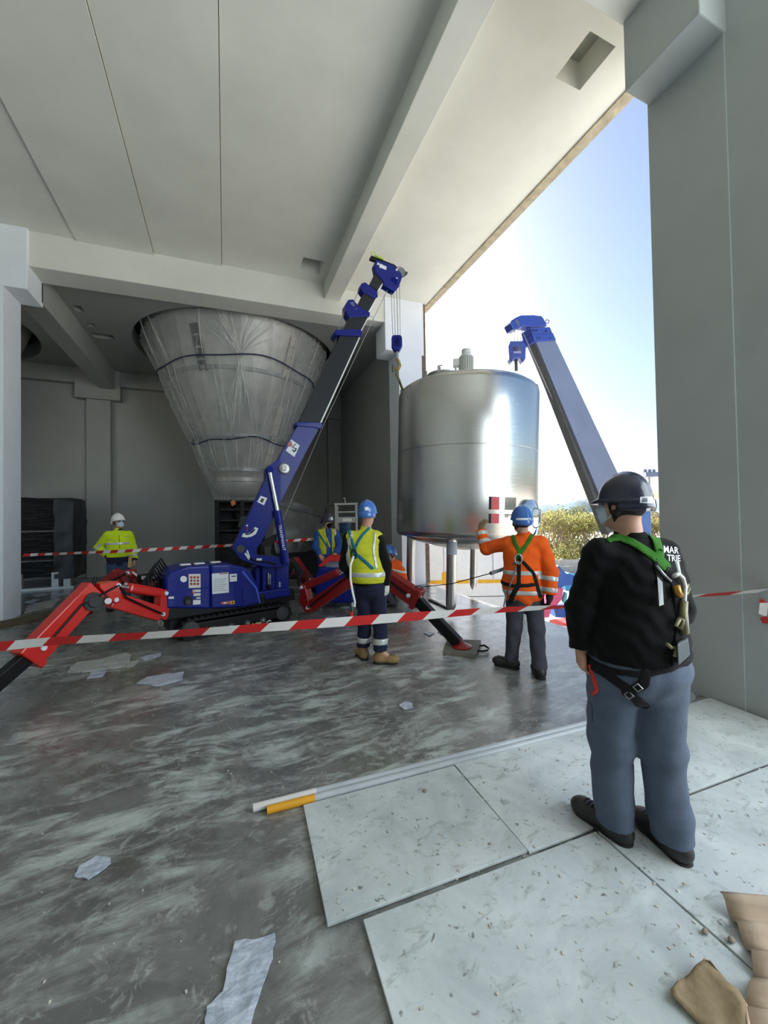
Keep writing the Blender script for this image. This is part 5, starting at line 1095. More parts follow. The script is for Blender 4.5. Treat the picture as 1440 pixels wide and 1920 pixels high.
M_NAVY = cloth('navy_cloth', (32, 36, 58)); M_BLACKC = cloth('black_sweater', (9, 9, 10), .25, .3); M_GREYT = cloth('charcoal_trousers', (66, 68, 76)); M_DENIM = cloth('blue_grey_trousers', (88, 98, 115), .14, .25, 6)
M_JEANS = cloth('blue_jeans', (58, 78, 108)); M_ORC = cloth('orange_jacket', (240, 96, 28), .1, .5); M_HV = cloth('hi_vis_yellow', (206, 232, 40), .08, .4); M_HVD = cloth('hi_vis_vest', (196, 200, 50), .12, .4)
M_BLUEC = cloth('blue_overall', (44, 78, 150)); M_BOOT = paint('black_boot', (38, 36, 34), .5, .2, 10, .2); M_TANB = cloth('tan_boot', (146, 116, 78), .2, .3); M_SOLE = paint('boot_sole', (30, 28, 26), .8, .2, 10)
M_GREENS = cloth('green_webbing', (52, 112, 30), .1, .3); M_TEALS = cloth('teal_webbing', (40, 112, 132), .1, .3); M_BLKS = cloth('black_webbing', (24, 24, 26), .2, .3); M_GLW = cloth('white_glove', (202, 202, 192), .12, .4); M_GLT = cloth('tan_glove', (150, 128, 98), .15, .4); M_GLB = cloth('black_glove', (34, 33, 34), .15, .4)
M_HBLUE = paint('helmet_blue', (52, 104, 178), .3, .06, 6, coat=.4); M_HNAVY = paint('helmet_navy', (34, 36, 58), .3, .06, 6, coat=.4); M_HWHITE = paint('helmet_white', (236, 236, 232), .35, .03, 6, coat=.3)
M_EYE = paint('eye', (236, 232, 226), .3, .02); M_GLASS = paint('dark_glasses', (24, 24, 26), .15, .1)

class Person:
    """local axes at the person's place: a = right in the view, b = away from the viewer, z = up"""
    def __init__(s, px, D, label, group=None):
        o = atd(px, 967, D); s.O = np.array((o[0], o[1], 0.0)); s.v = unit(s.O); s.r = np.array((s.v[1], -s.v[0], 0)); s.px0 = px
        s.lab = label; s.J = {}; s.D = D
        p0 = s.pix(s.O+Z3*1.0); p1 = s.pix(s.O+Z3*1.0+s.r*.1); s.k = (p1[0]-p0[0])/.1; s.hy = p0[1]-s.k*.0; s.z1 = p0[1]
    @staticmethod
    def pix(p):
        d = np.array(p)-CC; z = d@CF; return 720+FPX*(d@CR)/z, 960-FPX*(d@CU)/z
    def W(s, a, b, z): return s.O+s.r*a+s.v*b+Z3*z
    def at(s, x, y, b=0.0):                  # a view position on this person's plane, pushed b away
        pl = Plane(s.O, s.r, Z3); return pl.px(x, y)*(1)+s.v*b
    def dirn(s, a, b, z=0): return unit(s.r*a+s.v*b+Z3*z)

def hand(wr, d, palm_n, thumb_side, curl=0.6, L=0.185, spread=0.10, glove=0.0):
    """wr wrist, d pointing direction, palm_n direction the palm faces, thumb_side direction of the thumb"""
    d = unit(d); n = unit(np.array(palm_n)-d*(np.array(palm_n)@d)); t = unit(np.cross(d, n)); t = t if t@np.array(thumb_side) > 0 else -t
    g = glove; fs = [rbox(wr+d*L*.27, (L*.24, .042+g, .016+g), .014+g, np.array((d, t, n)))]
    lens = (.070, .079, .074, .058); fr = (.0088, .0092, .0088, .0078)
    for i in range(4):
        o = (1.5-i)*.021; base = wr+d*(L*.48-.003*abs(i-1.2))+t*o; dd = unit(d+t*spread*(1.5-i)*.35); ln = lens[i]; p = base; ang = 0.12
        for sgl, fr_ in ((.45, 1.0), (.31, .94), (.24, .86)):
            ang += curl*(.75 if sgl > .4 else 1.0); q = p+(dd*math.cos(ang)+n*math.sin(ang))*ln*sgl*1.12; fs.append(cap(p, q, fr[i]*fr_+g, fr[i]*fr_*.93+g)); p = q
    b0 = wr+d*L*.14+t*.030+n*.004; b1 = b0+d*.034+t*.026+n*.010; b2 = b1+d*.030+t*.010+n*.012*curl; b3 = b2+d*.024+n*.010*curl
    th = [cap(b0, b1, .015+g, .0115+g), cap(b1, b2, .0115+g, .010+g), cap(b2, b3, .010+g, .008+g)]
    return [lambda P: smin(union(fs[:1]+fs[1:], .006)(P), union(th, .006)(P), .010)]
def head_parts(c, f, up=(0, 0, 1), s=1.0):
    """c = centre of the head; returns list of sdfs and the axes"""
    f = unit(f); u = unit(np.array(up)-f*(np.array(up)@f)); r = np.cross(f, u); M = np.array((r, f, u)); q = lambda x, y, z: c+(r*x+f*y+u*z)*s
    fs = [ell(q(0, -.008, .028), (.077*s, .097*s, .098*s), M), ell(q(0, .022, -.052), (.058*s, .070*s, .066*s), M), ell(q(0, .060, -.088), (.030*s, .026*s, .022*s), M)]
    base = union(fs, .035)
    nose = cap(q(0, .090, .010), q(0, .112, -.030), .008*s, .0135*s); brow = cap(q(-.034, .080, .024), q(.034, .080, .024), .011*s); lips = ell(q(0, .090, -.060), (.024*s, .012*s, .011*s), M)
    def fn(P):
        d = smin(base(P), nose(P), .012); d = smin(d, brow(P), .014); d = smin(d, lips(P), .008)
        for sx in (-1, 1):
            e = np.linalg.norm(P-q(sx*.032, .094, .004).astype(f32), axis=1)-.016*s; d = np.maximum(d, -e-0.0+0.0) if False else -smin(-d, e, .012)
            d = smin(d, ell(q(sx*.080, -.005, -.008), (.012*s, .020*s, .033*s), M)(P), .008)
        return d
    return fn, q, M
def helmet(p, c, f, up, mat, parent, h, label=None, s=1.0):
    f = unit(f); u = unit(np.array(up)-f*(np.array(up)@f)); r = np.cross(f, u); M = np.array((r, f, u)); q = lambda x, y, z: c+(r*x+f*y+u*z)*s
    dome = ell(q(0, -.012, .035), (.122*s, .146*s, .165*s), M); cut = half(q(0, 0, .022), -u)
    ridge = inter(ell(q(0, -.012, .035), (.022*s, .153*s, .172*s), M), half(q(0, 0, .06), -u))
    rim = inter(ell(q(0, -.012, .030), (.128*s, .158*s, .150*s), M), slab(q(0, 0, .026), u, .008*s))
    Mp = np.array((r, unit(f-u*.18), unit(u+f*.18))); peak = inter(ell(q(0, .105, .028), (.088*s, .085*s, .016*s), Mp), half(q(0, .06, 0), -f))
    back = inter(ell(q(0, -.02, .0), (.122*s, .155*s, .10*s), M), half(q(0, -.03, 0), f), slab(q(0, 0, .0), u, .032*s))
    fn = union([inter(dome, cut), ridge, rim, peak], .012)
    fn2 = lambda P: np.minimum(fn(P), back(P))
    o = sdfmesh('hard_hat', fn2, [c], h, mat, parent, box=(c-.3*s, c+.32*s)); return o, q, (r, f, u), fn2
def polydist(az, hw):
    A = [np.array(a, f32) for a in az]
    def fn2(X):
        d = None
        for a, b in zip(A[:-1], A[1:]):
            ab = b-a; t = np.clip(((X-a)@ab)/max(ab@ab, 1e-9), 0, 1); e = np.linalg.norm(X-a-t[:, None]*ab, axis=1); d = e if d is None else np.minimum(d, e)
        return d-hw
    return fn2
def strap(P_, body, az, hw, off, side=None, bm=0.0):
    """a band of webbing lying on the body: az = polyline in (a, z); side -1 = the face towards the viewer"""
    pd = polydist(az, hw); O = P_.O.astype(f32); r = P_.r.astype(f32); v = P_.v.astype(f32)
    def fn(P):
        q = P-O; bd = body(P); d = np.maximum(np.maximum(bd-off, -bd-.007), pd(np.stack([q@r, q[:, 2]], 1)))
        if side: d = np.maximum(d, -side*((q@v)-bm))
        return d
    return fn
def boots(root, p, ank, d, mat, h, L=0.29, tall=0.12, name='boot'):
    d = unit(np.array(d)*(1, 1, 0)); s_ = np.cross(d, Z3); hl = ank*(1, 1, 0)-d*.075; M = np.array((s_, d, Z3))
    up = union([cap(ank+Z3*(tall-.06), ank*(1, 1, 0)+Z3*.065-d*.01, .052, .05), cap(hl+d*.03+Z3*.06, hl+d*(L-.075)+Z3*.047, .046, .043), ell(hl+d*(L-.075)+Z3*.048, (.052, .072, .042), M)], .045)
    fn = inter(up, half((0, 0, .022), (0, 0, -1)), half(ank+Z3*(tall-.04), (0, 0, 1)))
    o = sdfmesh(name, fn, [hl, hl+d*L, ank+Z3*tall], h, mat, root, pad=.1)
    sole = inter(grow(union([cap(hl+d*.035, hl+d*(L-.075), .046, .05)], .02), 0.003), lambda P: np.abs(P[:, 2]-.014)-.0125)
    sdfmesh('boot_sole', sole, [hl, hl+d*L], h, M_SOLE, o, pad=.1)
    # laces
    lc = MB()
    for k in range(4):
        q = march(fn, hl+d*(.222-.021*k)+Z3*.30, -Z3)[0]; lc.tube([q-s_*.026-Z3*.004, q+Z3*.004, q+s_*.026-Z3*.004], .0035, 5)
    lc.build('laces', M_BLKS if mat is not M_TANB else M_SOLE, o); return o
def mask(c_q, axes_M, headfn, root, h, s=1.0, mat=None):
    q = c_q; r, f, u = axes_M; M = np.array((r, f, u))
    fn = inter(grow(headfn, .006), ell(q(0, .085, -.052), (.066*s, .085*s, .056*s), M), half(q(0, .028, 0), -f))
    puff = ell(q(0, .080, -.052), (.042*s, .036*s, .040*s), M)
    o = sdfmesh('face_mask', union([fn, puff], .015), [q(0, .06, -.05)], h, mat or M_MASK, root, pad=.16)
    for sx in (-1, 1):
        lp_ = MB()
        for zz in (-.018, -.082): lp_.tube([q(sx*.058, .055, zz), q(sx*.079, .02, zz*.6-.012), q(sx*.088, -.012, -.012)], .0028, 5)
        lp_.build('ear_loop', M_MASK, o)
    return o
def person(px, D, label, joints, face, up=(0, 0, 1), hd=None, skin=M_SKIN, hb=.009, head_s=1.0, hands=(), neck_r=.056):
    P = Person(px, D, label); W = {k: P.W(*v) for k, v in joints.items()}; P.j = W
    base = P.W(0, 0, 0); P.root = empty('person', base, label, 'person', 'workers' if False else None)
    hf, q, M = head_parts(W['head'], P.dirn(*face), up, head_s); P.q, P.M, P.headfn = q, M, hf
    j = W; limbs = [cap(j['neck']-Z3*.06, j['head']-P.M[2]*.05-P.M[1]*.02, neck_r, neck_r*.95)]
    if 'chest' not in j: j['chest'] = (j['shL']+j['shR'])/2-Z3*.13
    pel = (j['hipL']+j['hipR'])/2; P.pel = pel
    tor = [cap(j['shL'], j['shR'], .055), cap(j['chest']+Z3*.05, pel, .105, .10), cap(j['hipL'], j['hipR'], .085)]
    for s_ in 'LR':
        limbs += [cap(j['sh'+s_], j['el'+s_], .046, .038), cap(j['el'+s_], j['wr'+s_], .038, .026), cap(j['hip'+s_], j['kn'+s_], .075, .052), cap(j['kn'+s_], j['an'+s_], .05, .036),
                  cap(j['an'+s_], j['an'+s_]*(1, 1, 0)+Z3*.05+P.dirn(*joints_toe.get((label, s_), (0, 1)))*.12, .036, .028)]
    bodyfn = union([hf]+limbs+tor, .03); hs = []
    for (w_, d_, n_, t_, cu) in hands: hs += hand(W[w_], P.dirn(*d_), P.dirn(*n_), P.dirn(*t_), cu)
    full = (lambda Q: smin(bodyfn(Q), hard(hs)(Q), .012)) if hs else bodyfn
    P.body = sdfmesh('body', full, list(W.values()), hb, skin, P.root, pad=.24, relax=1); P.hb = hb
    return P
joints_toe = {}
def trousers(P, r0, mat, h, hip=(.17, .14), kn=.085, an=.075, waist=None, amp=.006, sag=0.0, cuff=.05, seed=1, name='trousers', rh=.115):
    j = P.j; pel = P.pel; M = np.array((P.bodyr, P.bodyf, Z3)); fs = [ell(pel-Z3*.02, (hip[0], hip[1], .17), M)]
    for s_ in 'LR':
        fs += [cap(j['hip'+s_]-Z3*(.03+sag), j['kn'+s_], rh, kn), cap(j['kn'+s_], j['an'+s_]+Z3*.0, kn, an)]
    f = wrinkle(union(fs, .035), amp, 17, seed); wz = waist if waist is not None else pel[2]+.10
    cl = inter(f, half((0, 0, wz), (0, 0, 1)))
    lo = [inter(half(j['an'+s_]+Z3*(cuff-.07), j['an'+s_]-j['kn'+s_])) for s_ in 'LR']
    cz = min(j['anL'][2], j['anR'][2])
    fn = inter(cl, lambda Q: (cz+cuff-.07)-Q[:, 2]) if P.standing else cl
    P.trs = fn; return sdfmesh(name, fn, [j[k] for k in ('hipL', 'hipR', 'knL', 'knR', 'anL', 'anR')]+[pel], h, mat, P.root, pad=.22)
def jacket(P, mat, h, chest=(.20, .135), belly=(.18, .135), sh=.075, up=.066, fo=.055, wr=.045, hem=None, amp=.006, seed=2, sleeves='LR', name='jacket', neck=.03, cuff=.97, clip=True, bz=None, collar=0.0):
    j = P.j; M = np.array((P.bodyr, P.bodyf, unit(j['chest']-P.pel))); mid = (j['chest']+P.pel)/2
    tor = [ell(j['chest']+Z3*.0, (chest[0], chest[1], .22), M), ell(mid-(Z3*.04 if bz is None else Z3*bz), (belly[0], belly[1], .26), M), ell(P.pel+Z3*.05, (belly[0]*.98, belly[1]*.98, .22), M), cap(j['shL']*.92+j['shR']*.08, j['shR']*.92+j['shL']*.08, sh), cap((j['shL']+j['shR'])/2, j['neck'], .075, .066)]
    torf = union(tor, .05); arms = []
    for s_ in sleeves:
        e = j['el'+s_]; w_ = e+(j['wr'+s_]-e)*cuff; a = union([cap(j['sh'+s_], e, sh*.95, up*.92), cap(e, w_, up*.92, wr)], .02)
        arms.append(inter(a, half(w_, j['wr'+s_]-e)))
    f = (lambda Q: smin(torf(Q), hard(arms)(Q), .03)) if arms else torf
    f = wrinkle(f, amp, 15, seed); hz = hem if hem is not None else P.pel[2]-.05
    nk = half(j['neck']+Z3*neck, Z3*1+P.bodyf*-.25)
    body = inter(f, nk)
    if clip:
        tf = wrinkle(torf, amp, 15, seed); arm = wrinkle(hard(arms), amp, 15, seed) if arms else None
        lower = lambda Q: hz-Q[:, 2]
        cut_t = lambda Q: np.maximum(tf(Q), lower(Q))
        fn = (lambda Q: np.maximum(smin(cut_t(Q), arm(Q), .02), nk(Q))) if arms else (lambda Q: np.maximum(cut_t(Q), nk(Q)))
    else: fn = body
    P.tor = lambda Q: np.maximum(wrinkle(torf, amp, 15, seed)(Q), np.maximum(hz-Q[:, 2], nk(Q))); P.jac = fn
    return sdfmesh(name, fn, [j[k] for k in ('shL', 'shR', 'elL', 'elR', 'wrL', 'wrR', 'neck')]+[P.pel-Z3*.1], h, mat, P.root, pad=.26)
def limb_band(P, fn, a, b, t, hw, off, par, h, R=.13, mat=None, name='reflective_band'):
    c = a+(b-a)*t; return sdfmesh(name, inter(grow(fn, off), slab(c, b-a, hw), lambda Q: np.linalg.norm(Q-c.astype(f32), axis=1)-R), [c], h, mat or M_REFL, par, pad=R+.03)
def hair(P, mat=M_HAIR, lo=-.09, h=.008, full=False):
    r, f, u = P.M; q = P.q
    fn = inter(grow(P.headfn, .009), half(q(0, .035, 0), f-u*.35), half(q(0, 0, lo), -u), lambda Q: .018-np.minimum(np.linalg.norm(Q-q(.085, 0, -.008).astype(f32), axis=1), np.linalg.norm(Q-q(-.085, 0, -.008).astype(f32), axis=1)))
    return sdfmesh('hair', fn, [q(0, 0, 0)], h, mat, P.root, pad=.2)
def eyes(P, h=None):
    q = P.q; s_ = MB(); 
    for sx in (-1, 1):
        e = MB().ball(q(sx*.032, .083, .004), .0115, 10, 7).build('eye', M_EYE, P.root, smooth=True); MB().ball(q(sx*.032, .0925, .004), .0045, 8, 6).build('pupil', M_HAIR, e)

# ---------------------------------------------------------------- man in black, foreground right
lab = 'man in black sweater, blue trousers and navy helmet standing in the foreground'
joints_toe[(lab, 'L')] = (-.88, .47); joints_toe[(lab, 'R')] = (-.68, .73)
A = person(1187, 1.92, lab, dict(head=(-.043, .0, 1.665), neck=(-.015, .0, 1.525), shL=(-.145, -.10, 1.42), shR=(.115, .10, 1.42), elL=(-.232, -.12, 1.15), elR=(.175, .12, 1.14), wrL=(-.236, -.13, .945), wrR=(.13, .27, .99),
           hipL=(-.095, -.045, .90), hipR=(.082, .045, .90), knL=(-.122, -.02, .49), knR=(.085, .03, .49), anL=(-.115, -.03, .10), anR=(.122, .0, .10), chest=(.005, .0, 1.27)), (-.90, .42, .10), hb=.0065,
           hands=[('wrL', (.0, .25, -1), (1, .5, 0), (-.2, 1, 0), .75), ('wrR', (-.8, .5, -.2), (0, -.2, -1), (-.5, .9, .3), .5)], neck_r=.064)
A.standing = True; A.bodyf = A.dirn(-.70, .72); A.bodyr = A.dirn(.72, .70)
trousers(A, .1, M_DENIM, .009, hip=(.235, .205), kn=.098, an=.088, waist=.985, amp=.008, sag=.03, cuff=.055, seed=4, rh=.128)
sw = jacket(A, M_BLACKC, .009, chest=(.215, .175), belly=(.228, .205), sh=.085, up=.080, fo=.07, wr=.052, hem=.925, amp=.007, seed=6, neck=.022, name='sweater')
hair(A, lo=-.085, h=.006)
bt = boots(A.root, A, A.j['anL'], A.dirn(-.88, .47), M_BOOT, .006, L=.31, tall=.14); boots(A.root, A, A.j['anR'], A.dirn(-.68, .73), M_BOOT, .006, L=.31, tall=.14)
mask(A.q, A.M, A.headfn, A.root, .005)
hh, hq, hax, hfn = helmet(A, A.j['head'], A.dirn(-.90, .42, .03), (0, 0, 1), M_HNAVY, A.root, .006, s=.84)
def on_surface(fn, P, pts, lift): return list(march(fn, np.array(pts)-P.v*.35, P.v, 30).astype(float)-P.v*lift)
def decal(name, P, fn, pxs, mat, par, lift=.003, n=6):
    c = [np.array(k, float) for k in pxs]; pts = []
    for i in range(n+1):
        t = i/n; pts += [P.at(*((c[0]*(1-k/n)+c[1]*(k/n))*(1-t)+(c[2]*(k/n)+c[3]*(1-k/n))*t)) for k in range(n+1)]
    q = on_surface(fn, P, pts, lift); rows = [q[i*(n+1):(i+1)*(n+1)] for i in range(n+1)]
    return MB().grid(rows).build(name, mat, par)
hl_ = decal('helmet_label', A, hfn, [(1200, 933), (1228, 932), (1226, 945), (1199, 944)], M_PAPER, hh)
decal('label_block', A, hfn, [(1204, 935), (1213, 934.5), (1212.5, 942.5), (1203.5, 942.5)], M_IG, hl_, .0045)
decal('helmet_label', A, hfn, [(1211, 953.5), (1219, 953), (1218, 958.5), (1210, 959)], M_PAPER, hh)
def az(P, x, y): p = P.at(x, y)-P.O; return (float(p@P.r), float(p[2]))
def pxstrap(P, fn, pts, hw, mat, par, name='strap', off=.007, h=.006, side=-1, bm=0.05):
    azs = [az(P, x, y) for x, y in pts]; f = strap(P, fn, azs, hw, off, side, bm); ws_ = [P.O+P.r*a+Z3*z for a, z in azs]
    return sdfmesh(name, f, ws_, h, mat, par, pad=.34)
har = MB().tube(on_surface(A.jac, A, [A.at(1236, 1030+2*math.sin(t*3)) for t in (0, 1)], .012), .012, 6).build('safety_harness', M_GREENS, A.root)
pxstrap(A, A.jac, [(1146, 1008), (1162, 1006), (1185, 1014), (1210, 1029), (1227, 1041)], .0165, M_GREENS, har, 'green_strap')
pxstrap(A, A.jac, [(1222, 996), (1231, 1012), (1236, 1038)], .018, M_GREENS, har, 'green_strap')
pxstrap(A, A.jac, [(1228, 1040), (1246, 1058)], .021, M_GREENS, har, 'green_strap')
pxstrap(A, A.jac, [(1246, 1058), (1262, 1090), (1272, 1150), (1262, 1222)], .016, M_BLKS, har, 'back_strap')
pxstrap(A, A.jac, [(1228, 1042), (1231, 1068), (1240, 1110)], .012, M_BLKS, har, 'back_strap')
wst = hard([A.jac, A.trs])
pxstrap(A, wst, [(1100, 1221), (1150, 1232), (1200, 1236), (1250, 1233), (1290, 1224)], .014, M_BLKS, har, 'waist_belt', off=.008)
pxstrap(A, A.trs, [(1105, 1226), (1140, 1238), (1172, 1258), (1192, 1285), (1207, 1308)], .024, M_BLKS, har, 'leg_strap', off=.008)
pxstrap(A, A.trs, [(1208, 1236), (1205, 1252), (1186, 1264), (1176, 1272)], .022, M_BLKS, har, 'leg_strap', off=.009)
for (x, y) in ((1180, 1272), (1195, 1256)):
    c = on_surface(A.trs, A, [A.at(x, y)], .018)[0]; fr2 = []
    MB().tube([c+A.r*dx+Z3*dz for dx, dz in ((-.018, .0), (.0, .018), (.018, .0), (0, -.018))], .003, 5, True).build('buckle', M_STEELGREY, har)
M_OLIVE = paint('olive_metal', (122, 116, 84), .45, .2, 12, metal=.4)
def gear(name, pts, r, mat, lift=.03): return MB().tube(on_surface(A.jac, A, [A.at(x, y) for x, y in pts], lift), r, 8).build(name, mat, har, smooth=True)
gear('lanyard', [(1258, 1074), (1268, 1071), (1276, 1080), (1281, 1096), (1278, 1116), (1281, 1145), (1282, 1176)], .011, M_ALU, .035)
gear('lanyard', [(1228, 1054), (1240, 1069), (1254, 1083)], .006, M_STEELGREY, .016)
gear('carabiner', [(1284, 1102), (1291, 1098), (1294, 1105), (1288, 1112), (1281, 1110)], .007, M_OLIVE, .03)
gear('rope_grab', [(1263, 1090), (1266, 1102), (1270, 1110)], .016, paint('brass', (170, 128, 60), .4, .1, 8, metal=.7), .03)
gear('carabiner', [(1268, 1148), (1262, 1158), (1270, 1166), (1275, 1152), (1268, 1147)], .009, M_OLIVE, .035)
gear('shock_absorber', [(1278, 1120), (1276, 1150), (1277, 1176)], .017, M_OLIVE, .03); gear('hook_tail', [(1244, 1184), (1252, 1192), (1262, 1193), (1258, 1208)], .008, M_OLIVE, .03)
for pts_, m_, nm in (([(1262, 1185), (1284, 1182), (1288, 1214), (1264, 1224)], paint('grey_pouch', (88, 94, 98), .7, .12, 10), 'tool_pouch'), ([(1229, 1072), (1238, 1082), (1240, 1120), (1232, 1122)], M_PAPER, 'white_cloth_tag')):
    q_ = on_surface(hard([A.jac, A.trs]), A, [A.at(x, y) for x, y in pts_], .02); MB().prism(q_, -A.v*(.04 if nm == 'tool_pouch' else .004)).build(nm, m_, har, bevel=.008 if nm == 'tool_pouch' else 0, fixn=True)
gear('pale_bar', [(1268, 1054), (1270, 1074)], .010, M_PAPER, .004)
def body_text(P, fn, s_, x, y, hpx, mat, par, lift=.003):
    t = text(s_, 1.0, (0, 0, 0), (1, 0, 0), (0, 1, 0), mat, par, 'printed_word', bold=.012); org = np.array(par['_org']); co = np.array([tuple(v.co) for v in t.data.vertices])+org
    bm = bmesh.new(); bm.from_mesh(t.data); bmesh.ops.subdivide_edges(bm, edges=bm.edges, cuts=1, use_grid_fill=True); bm.to_mesh(t.data); bm.free()
    co = np.array([tuple(v.co) for v in t.data.vertices])+org; k = hpx/.70
    pts = [P.at(x+c[0]*k*.92, y-c[1]*k+.16*c[0]*k) for c in co]; q = on_surface(fn, P, pts, lift)
    for v, p, c in zip(t.data.vertices, q, co): v.co = p-org-P.v*(.0 if c[2] <= 0 else .001)
    t.data.update(); return t
body_text(A, A.jac, 'MAR', 1243, 1029, 11.5, M_PAPER, sw); body_text(A, A.jac, 'TRIE', 1249, 1044, 11, M_PAPER, sw)
# trouser pockets and red hook in the left hand
pxstrap(A, A.trs, [(1092, 1300), (1113, 1304), (1114, 1335)], .002, cloth('seam', (60, 74, 100)), A.root, 'pocket_seam', .003, .004)
hw_ = A.j['wrL']+A.dirn(0, .25, -1)*.09-A.v*.035+A.r*.01
rh_ = MB().tube([hw_+A.r*.03+Z3*.03, hw_+A.r*.05-Z3*.03, hw_+A.r*.06-Z3*.09, hw_+A.r*.035-Z3*.115], [.012, .016, .014, .009], 8).build('red_snap_hook', M_RED, smooth=True); tag(rh_, 'red snap hook held in the left hand of the man in black', 'hook')
# ---------------------------------------------------------------- worker in orange, back to the camera
def px_a(P, x): return (x-P.px0)/P.k
lab = 'worker in orange reflective jacket and blue helmet signalling with a raised left hand'
joints_toe[(lab, 'L')] = (-.9, .3); joints_toe[(lab, 'R')] = (-.25, .97)
B = person(975, 4.05, lab, dict(head=(.012, .0, 1.565), neck=(.035, .0, 1.43), shL=(-.135, .02, 1.335), shR=(.20, .0, 1.335), elL=(-.36, .10, 1.27), elR=(.285, -.07, 1.06), wrL=(-.42, .16, 1.475), wrR=(.262, -.10, .83),
           hipL=(-.075, .0, .82), hipR=(.115, .0, .82), knL=(-.085, .02, .44), knR=(.135, -.01, .44), anL=(-.12, .06, .10), anR=(.155, -.10, .10), chest=(.03, .0, 1.18)), (-.45, .88, .12), hb=.008,
           hands=[('wrL', (.1, .1, 1), (.9, .4, 0), (.6, -.6, .3), .85), ('wrR', (-.05, .2, -1), (-1, .2, 0), (-.3, 1, 0), .6)])
B.standing = True; B.bodyf = B.dirn(-.22, .97); B.bodyr = B.dirn(.97, .22)
trousers(B, .1, M_GREYT, .011, hip=(.165, .14), kn=.078, an=.072, waist=.90, amp=.007, sag=.02, cuff=.05, seed=14, rh=.098)
jb = jacket(B, M_ORC, .010, chest=(.215, .15), belly=(.215, .165), sh=.083, up=.074, wr=.058, hem=.66, amp=.007, seed=16, neck=.035, cuff=.98)
hair(B, lo=-.085, h=.008); boots(B.root, B, B.j['anL'], B.dirn(-.9, .3), M_BOOT, .009); boots(B.root, B, B.j['anR'], B.dirn(-.2, .97), M_BOOT, .009)
hB, _, _, hBf = helmet(B, B.j['head'], B.dirn(-.45, .88, .08), (0, 0, 1), M_HBLUE, B.root, .009, s=.87)
decal('helmet_stripe', B, hBf, [(968, 971), (999, 971), (999, 975), (968, 975)], M_PAPER, hB)
for s_, ts in (('L', (.38, .80)), ('R', (.30, .78))):
    for t in ts: limb_band(B, B.jac, B.j['el'+s_], B.j['wr'+s_], t, .026, .004, jb, .010)
limb_band(B, B.jac, B.j['shL'], B.j['elL'], .75, .026, .004, jb, .010) if False else None
for z in (1.045, .845): sdfmesh('reflective_band', inter(grow(B.tor, .004), lambda Q, z=z: np.abs(Q[:, 2]-z)-.026, lambda Q: -(B.tor(Q)+.012)), [B.W(0, 0, z)], .010, M_REFL, jb, pad=.32)
for nm, w_, d_, n_, t_, cu_2, mt in (('glove', 'wrL', (.1, .1, 1), (.9, .4, 0), (.6, -.6, .3), .85, M_GLT), ('glove', 'wrR', (-.05, .2, -1), (-1, .2, 0), (-.3, 1, 0), .6, M_GLB)):
    gf = hard(hand(B.j[w_], B.dirn(*d_), B.dirn(*n_), B.dirn(*t_), cu_2, glove=.003)); gf2 = lambda Q, g=gf, c=cap(B.j[w_]-B.dirn(*d_)*.03, B.j[w_]+B.dirn(*d_)*.04, .038, .034): smin(g(Q), c(Q), .012)
    sdfmesh(nm, gf2, [B.j[w_], B.j[w_]+B.dirn(*d_)*.2], .006, mt, B.root, pad=.1)
hB_ = pxstrap(B, B.jac, [(962, 1006), (967, 1020), (974, 1032)], .021, M_GREENS, B.root, 'safety_harness', h=.008)
for pts, w_, m_ in (([(997, 1004), (988, 1018), (978, 1032)], .021, M_GREENS), ([(976, 1030), (972, 1042)], .030, M_GREENS), ([(973, 1042), (973, 1092)], .020, M_BLKS), ([(980, 1050), (1000, 1072), (1006, 1092), (1012, 1115)], .018, M_BLKS), ([(937, 1089), (960, 1094), (1000, 1092)], .020, M_BLKS), ([(973, 1090), (962, 1110), (955, 1134)], .026, M_BLKS)):
    pxstrap(B, B.jac, pts, w_, m_, hB_, 'harness_strap', h=.008)
ring = on_surface(B.jac, B, [B.at(972, 1045)], .02)[0]
MB().tube([ring+B.r*.035*math.cos(t)+Z3*.05*math.sin(t) for t in [2*PI*k/12 for k in range(12)]], .008, 6, True).build('d_ring', M_STEELGREY, hB_)
gear2 = MB().tube(on_surface(B.jac, B, [B.at(x, y) for x, y in ((968, 1060), (958, 1090), (950, 1110), (945, 1135))], .015), .009, 6).build('spare_lanyard', M_IG, hB_)
# lanyard from his back to the red leg
l0 = ring-Z3*.03; l1 = on_surface(B.jac, B, [B.at(940, 1068)], .02)[0]; l2 = atd(920, 1075, 4.0); l3 = pl2.px(790, 1101); l4 = pl2.px(775, 1104)
ln = empty('safety_lanyard', l2, 'thin safety lanyard running from the orange worker to the red crane leg', 'lanyard')
MB().tube([l0, l1, l2], [.014, .018, .020], 8).build('shock_pack', M_IG, ln); MB().tube([l2, (l2+l3)/2-Z3*.03, l3], .0055, 6).build('rope', M_BLKS, ln)
MB().tube([l3+(l4-l3)*(.5+.5*math.cos(t))+Z3*.022*math.sin(t) for t in [2*PI*k/14 for k in range(14)]], .007, 6, True).build('carabiner', M_DARKGREY, ln); MB().tube([l4, l4-Z3*.02+B.r*-.06, l4-B.r*.1-Z3*.06], .008, 6).build('sling_end', M_BLKS, ln)
